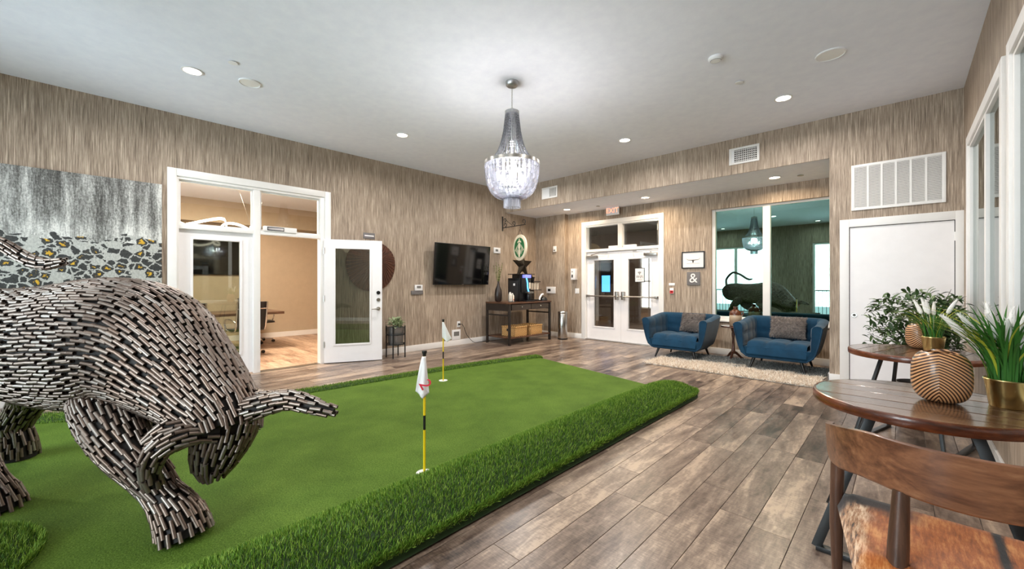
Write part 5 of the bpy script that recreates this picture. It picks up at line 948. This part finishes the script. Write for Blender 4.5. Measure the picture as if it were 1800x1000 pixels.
cm = thing('coffee_machine', 'black coffee machine with glowing blue panel on the console', 'coffee machine', (-6.22, 6.80, .905)); b = MB(); b.box((-.24, -.24, 0), (.12, .10, .52)).build('cabinet', MATS['black_plastic'], cm, bevel=.012)
MB().box((-.2, -.245, .06), (.08, -.238, .46)).build('side_panel', MATS['black_leather'], cm, bevel=.002); MB().box((-.06, -.25, .35), (-.01, -.245, .40)).build('side_badge', MATS['paper'], cm)
m = MB(); m.prism([(-.26, -.22), (.10, -.28), (.20, .18), (-.22, .16)], .60, .615); m.prism([(-.2, -.14), (.06, -.18), (.14, .12), (-.18, .1)], .52, .60).build('hopper_lid', MATS['black_plastic'], cm)
MB().box((.12, -.20, .20), (.16, .10, .52)).build('front_panel', MATS['black_plastic'], cm, bevel=.006); P = cat([(.163, -.06, .52), (.166, -.03, .42), (.166, -.02, .30), (.163, .02, .20)], 14); MB().tube(P, .017, 8).build('light_strip', MATS['blue_screen'], cm, smooth=60)
MB().box((.02, -.10, .525), (.165, .10, .595)).build('lit_header', MATS['violet_glow'], cm, bevel=.006); MB().box((.161, .03, .28), (.164, .08, .42)).build('drink_card', MATS['cream_plastic'], cm)
MB().box((.02, -.14, 0), (.26, .12, .03)).build('drip_tray', MATS['black_plastic'], cm, bevel=.004); MB().lathe([(.05, .03), (.052, .035), (.055, .16), (.05, .17)], (.18, 0, 0), 18).build('brew_cup', MATS['black_plastic'], cm, smooth=40); MB().box((.12, -.08, .18), (.24, .10, .22)).build('spout', MATS['nickel'], cm, bevel=.006)
cc = thing('cup_rack', 'dark rack holding stacked paper cups beside coffee machine', 'cup rack', (-6.25, 7.16, .905)); MB().box((-.1, -.13, .24), (.14, .17, .255)).box((-.1, -.13, 0), (-.085, .17, .255)).build('rack_frame', MATS['dark_steel'], cc); MB().box((-.09, -.12, .43), (.12, .16, .45)).box((-.1, -.13, .25), (-.085, .17, .45)).build('rack_top', MATS['black_plastic'], cc)
for y in (-.08, .02, .12): MB().lathe([(.034, .256), (.045, .40), (.047, .41), (.04, .415)], (.04, y, 0), 16).build('paper_cup', MATS['cream_plastic'], cc, smooth=40)
MB().lathe([(.05, .45), (.06, .47), (.06, .52), (.08, .53), (.08, .545), (.02, .56), (.018, .59)], (.0, -.02, 0), 18).build('lidded_jar', MATS['black_plastic'], cc, smooth=40)
tp = thing('tape_dispenser', 'white and black curved dispenser at the right end of console', 'dispenser', (-6.10, 7.27, .905)); MB().tube(cat([(.06, -.10, .024), (.06, -.08, .08), (.06, -.02, .14), (.06, .03, .15)], 14), .022, 10).build('white_arch', MATS['white_plastic'], tp, smooth=60); MB().lathe([(.10, 0), (.10, .02), (.08, .07), (.03, .095), (.0, .1)], (.03, .07, 0), 20).build('dome', MATS['black_plastic'], tp, smooth=50); MB().box((-.1, -.28, 0), (.06, -.1, .035)).build('tray', MATS['black_plastic'], tp, bevel=.006)
# five-pointed metal star
plain('rust_black', sr(44, 40, 34), .45, .7, var=.25, scale=14)
sr_ = thing('metal_star', 'black metal five-pointed barn star on wall above coffee machine', 'star decoration', (XL + .003, 7.44, 1.755)); Rr = .373; pts = [((Rr if k % 2 == 0 else Rr * .40) * math.sin(k * PI / 5), (Rr if k % 2 == 0 else Rr * .40) * math.cos(k * PI / 5)) for k in range(10)]
for k in range(5):
    a, tip, c = pts[2 * k - 1], pts[2 * k], pts[2 * k + 1]; MB().add([(.07, 0, 0), (0, *a), (0, *tip), (0, *c)], [(0, 1, 2), (0, 2, 3), (3, 2, 1, ), (0, 3, 1)]).build('star_point', MATS['rust_black'], sr_)
# hanging round sign and its scroll bracket
br = thing('scroll_bracket', 'black wrought iron scroll bracket holding the round sign', 'bracket', (XL, 6.74, 2.54)); MB().box((.001, -.012, 0), (.02, .012, .34)).build('wall_bar', MATS['black_metal'], br); MB().tube([(.02, 0, .07), (.74, 0, .085)], .009, 8).build('arm', MATS['black_metal'], br)
def curl(cx, cz, r, a0, turns, sgn): return [(cx + r * (1 - .62 * t) * math.cos(a0 + sgn * t * turns * 2 * PI), 0, cz + r * (1 - .62 * t) * math.sin(a0 + sgn * t * turns * 2 * PI)) for t in np.linspace(0, 1, 22)]
for (cx, cz, r, a0, tn, sg) in ((.09, .135, .055, -PI / 2, .9, 1), (.08, .25, .05, -PI / 2, .9, 1), (.37, .145, .055, -PI / 2 + .3, .95, 1), (.68, .155, .06, -PI / 2 + .4, .95, 1)): MB().tube(curl(cx, cz, r, a0, tn, sg), np.linspace(.010, .006, 22), 7).build('scroll', MATS['black_metal'], br, smooth=60)
MB().tube([(.10, 0, .26), (.24, 0, .16), (.33, 0, .10)], .005, 6).build('brace', MATS['black_metal'], br, smooth=60)
sg = thing('hanging_round_sign', 'round cream sign with green crowned emblem hanging from the scroll bracket', 'sign', (-6.25, 6.74, 2.115), math.radians(-17)); plain('sign_cream', sr(240, 226, 200), .5, var=.04); plain('sign_green', sr(24, 112, 62), .5, var=.05); R_ = .295
m = MB(); m.cyl((0, -.018, 0), (0, .018, 0), R_, R_, 48).build('disc', MATS['sign_cream'], sg, bevel=.005)
def sf(pts, nm, mt, y=-.0205): n = len(pts); MB().add([(x, y, z) for x, z in pts] + [(x, y + .002, z) for x, z in pts], [tuple(range(n)), tuple(range(2 * n - 1, n - 1, -1))] + [(i, n + i, n + (i + 1) % n, (i + 1) % n) for i in range(n)]).build(nm, MATS[mt], sg)
sf([(.225 * math.cos(a), .225 * math.sin(a)) for a in np.linspace(0, 2 * PI, 49)[:-1]], 'green_field', 'sign_green'); sf([(.012, .115), (.03, .13), (.075, .10), (.085, .13), (.05, .155), (.0, .165), (-.05, .155), (-.085, .13), (-.075, .10), (-.03, .13), (-.012, .115)][::-1], 'crown', 'sign_cream', -.0225)
sf([(.035 * math.sin(k * PI / 5) * (1 if k % 2 == 0 else .42), .185 + .035 * math.cos(k * PI / 5) * (1 if k % 2 == 0 else .42)) for k in range(10)][::-1], 'crown_star', 'sign_cream', -.0225); sf([(.06 * math.cos(a), .035 + .075 * math.sin(a)) for a in np.linspace(0, 2 * PI, 25)[:-1]], 'pale_oval', 'sign_cream', -.0225); sf([(-.045, -.04), (.045, -.04), (.055, -.12), (.03, -.215), (-.03, -.215), (-.055, -.12)], 'pale_panel', 'sign_cream', -.0225)
for sx in (-1, 1):
    for k in range(4): x = sx * (.085 + .03 * k); P = cat([(x, .06 - .03 * k, 0), (x + sx * .018, -.01 - .02 * k, 0), (x - sx * .008, -.08 + .005 * k, 0), (x + sx * .004, -.15 + .03 * k, 0)], 12); pts_ = [(p[0] - .006, p[1]) for p in P] + [(p[0] + .006, p[1]) for p in P[::-1]]; sf(pts_, 'wavy_line', 'sign_cream', -.0225)
MB().tube([(-.12, 0, .27), (0, 0, .415), (.12, 0, .27)], .005, 6).build('hanging_chain', MATS['black_metal'], sg); MB().tube([(0, 0, .41), (0, 0, .508)], .005, 6).build('hook', MATS['black_metal'], sg)
plain('brushed_steel', sr(186, 184, 180), .25, 1, var=.05, scale=20); tr = thing('trash_can', 'slim brushed steel trash can beside the console', 'trash can', (-5.76, 7.68, 0)); MB().lathe([(.11, 0), (.113, .005), (.113, .60), (.11, .605)], (0, 0, 0), 36).build('body', MATS['brushed_steel'], tr, smooth=40); MB().lathe([(.114, .605), (.117, .61), (.117, .64), (.105, .655), (.06, .655), (.055, .63)], (0, 0, 0), 36).build('lid', MATS['brushed_steel'], tr, smooth=40); MB().lathe([(.115, 0), (.117, .004), (.117, .025), (.113, .028)], (0, 0, 0), 36).build('base_ring', MATS['black_plastic'], tr, smooth=40)
wf = thing('wifi_notice', 'framed white wifi notice taped inside the right glazed door', 'sign', (-4.07, Y2 + .064, 1.33)); MB().box((-.115, -.006, 0), (.115, 0, .31)).build('frame', MATS['black_plastic'], wf); MB().box((-.10, -.008, .014), (.10, -.006, .296)).build('sheet', MATS['paper'], wf)
text('lettering', 'WiFi', .085, MATS['ink'], wf, Matrix.Translation((0, -.009, .115)) @ Matrix.Rotation(PI / 2, 4, 'X'), .0005)
for r in (.018, .036, .054): P = [(r * math.cos(a), -.009, .17 + r * math.sin(a)) for a in np.linspace(PI / 4, 3 * PI / 4, 9)]; MB().tube(P, .0045, 5).build('signal_arc', MATS['ink'], wf)
MB().sphere((0, -.009, .168), .007, 8, 6).build('signal_dot', MATS['ink'], wf)
for z in (.045, .06): MB().box((-.06, -.0088, z), (.06, -.008, z + .005)).build('text_line', MATS['grey_plastic'], wf)
# ================================================================ meeting room furniture
wood('meeting_top', [sr(66, 46, 34), sr(96, 70, 54), sr(124, 96, 76)], (9, 1.2, 9), .35, 0, 1.2, .05)
mt = thing('meeting_table', 'long brown meeting table seen through the glass door', 'table', (-9.45, 1.35, 0)); MB().box((-.5, -1.35, .70), (.5, 1.35, .75)).build('top', MATS['meeting_top'], mt, bevel=.006)
for y in (-.9, .75): MB().box((-.08, y - .05, .02), (.08, y + .05, .70)).box((-.35, y - .05, 0), (.35, y + .05, .03)).build('pedestal', MATS['dark_steel'], mt)
def office(label, loc, rz, first=[]):
    if first: return dup(first[0], loc, rz, label)
    t = thing('office_chair', label, 'office chair', loc, rz, 'black office chairs at the meeting table'); G = []
    prof = cat([(-.02, .24, .44), (.0, .10, .46), (.0, -.12, .45), (.0, -.22, .50), (.0, -.27, .70), (.0, -.31, .98)], 40)
    def pad(a, e, nm):
        V = []; n = 9
        for i, p in enumerate(prof[a:e]):
            rib = .006 * abs(math.sin((a + i) * PI / 3))
            for j in range(n): V.append(((j / (n - 1) - .5) * .46, p[1] - rib * (.2), p[2] + rib))
        k = e - a; m = MB(); m.add(V, [(i * n + j, i * n + j + 1, (i + 1) * n + j + 1, (i + 1) * n + j) for i in range(k - 1) for j in range(n - 1)]); o = m.build(nm, MATS['black_leather'], t, smooth=50); md = o.modifiers.new('t', 'SOLIDIFY'); md.thickness = .03
    pad(0, 21, 'seat'); pad(20, 40, 'backrest')
    for sx in (-1, 1): MB().tube(prof * np.array([0, 1, 1]) + np.array([sx * .24, 0, 0]), .014, 7).build('side_frame', MATS['chrome'], t, smooth=60); MB().tube(cat([(sx * .25, .12, .46), (sx * .27, .16, .58), (sx * .27, .10, .66), (sx * .27, -.16, .66), (sx * .25, -.25, .62)], 16), .013, 7).build('armrest', MATS['chrome'], t, smooth=60)
    MB().tube([(-.24, -.30, .86), (.24, -.30, .86)], .013, 7).build('back_bar', MATS['chrome'], t, smooth=60); MB().cyl((0, 0, .10), (0, 0, .43), .025, n=12).build('gas_post', MATS['chrome'], t, smooth=40)
    for k in range(5): a = k * 2 * PI / 5; MB().bar((0, 0, .12), (.30 * math.cos(a), .30 * math.sin(a), .075), .04, .025).build('base_spoke', MATS['chrome'], t, bevel=.004); MB().cyl((.30 * math.cos(a), .30 * math.sin(a) - .02, .03), (.30 * math.cos(a), .30 * math.sin(a) + .02, .03), .03, n=12).build('caster', MATS['black_plastic'], t, smooth=40)
    first.append(t); return t
office('black ribbed office chair in the glass door, back toward the room', (-8.62, 1.95, 0), PI / 2 + .15); office('black office chair at left edge of glass door', (-8.65, 1.12, 0), PI / 2 - .1); office('black office chair beyond the meeting table end', (-10.25, 2.55, 0), -PI / 2 + .3)
ld = thing('ribbon_pendant', 'glowing wavy ribbon pendant light in the meeting room', 'pendant light', (-9.2, 1.3, 2.33)); G = []
for i in range(161): t = i / 160 * 2 * PI; G.append([(.35 * math.cos(t) + .08 * math.cos(5 * t), .95 * math.sin(t) + .1 * math.sin(7 * t), .10 * math.sin(6 * t) + .02 + q) for q in (0, .045)])
o = MB().grid(G).build('ribbon', MATS['led_ribbon'], ld, smooth=80); o.modifiers.new('t', 'SOLIDIFY').thickness = .006
for y in (-.9, .9): MB().tube([(0, y, .05), (0, y * .75, .768)], .003, 5).build('cable', MATS['nickel'], ld)
# ================================================================ things in the corridor
ws = thing('meeting_room_screen', 'large black wall screen seen through the fixed glass door', 'television', (MX, 1.55, 1.5)); MB().box((.001, -.95, 0), (.05, .95, .98)).build('housing', MATS['black_plastic'], ws, bevel=.004); MB().box((.05, -.935, .015), (.052, .935, .965)).build('screen', MATS['screen_black'], ws)
hp = thing('corridor_picture', 'dark framed picture with blue screen glow seen through left glazed door', 'screen', (-7.35, 12.28, .95)); MB().box((-.2, -.03, 0), (.2, 0, 1.05)).build('frame', MATS['black_plastic'], hp); MB().box((-.16, -.034, .06), (.16, -.03, .62)).build('lit_screen', MATS['blue_screen'], hp)
hl = thing('corridor_lamp', 'white cylinder ceiling lamp in the corridor behind right door', 'ceiling light', (-4.55, 10.1, 2.0)); MB().lathe([(.11, 0), (.13, .01), (.13, .22), (.11, .24)], (0, 0, 0), 24).build('shade', MATS['lamp_glow'], hl, smooth=40); MB().cyl((0, 0, .24), (0, 0, .978), .008, n=8).build('rod', MATS['nickel'], hl)
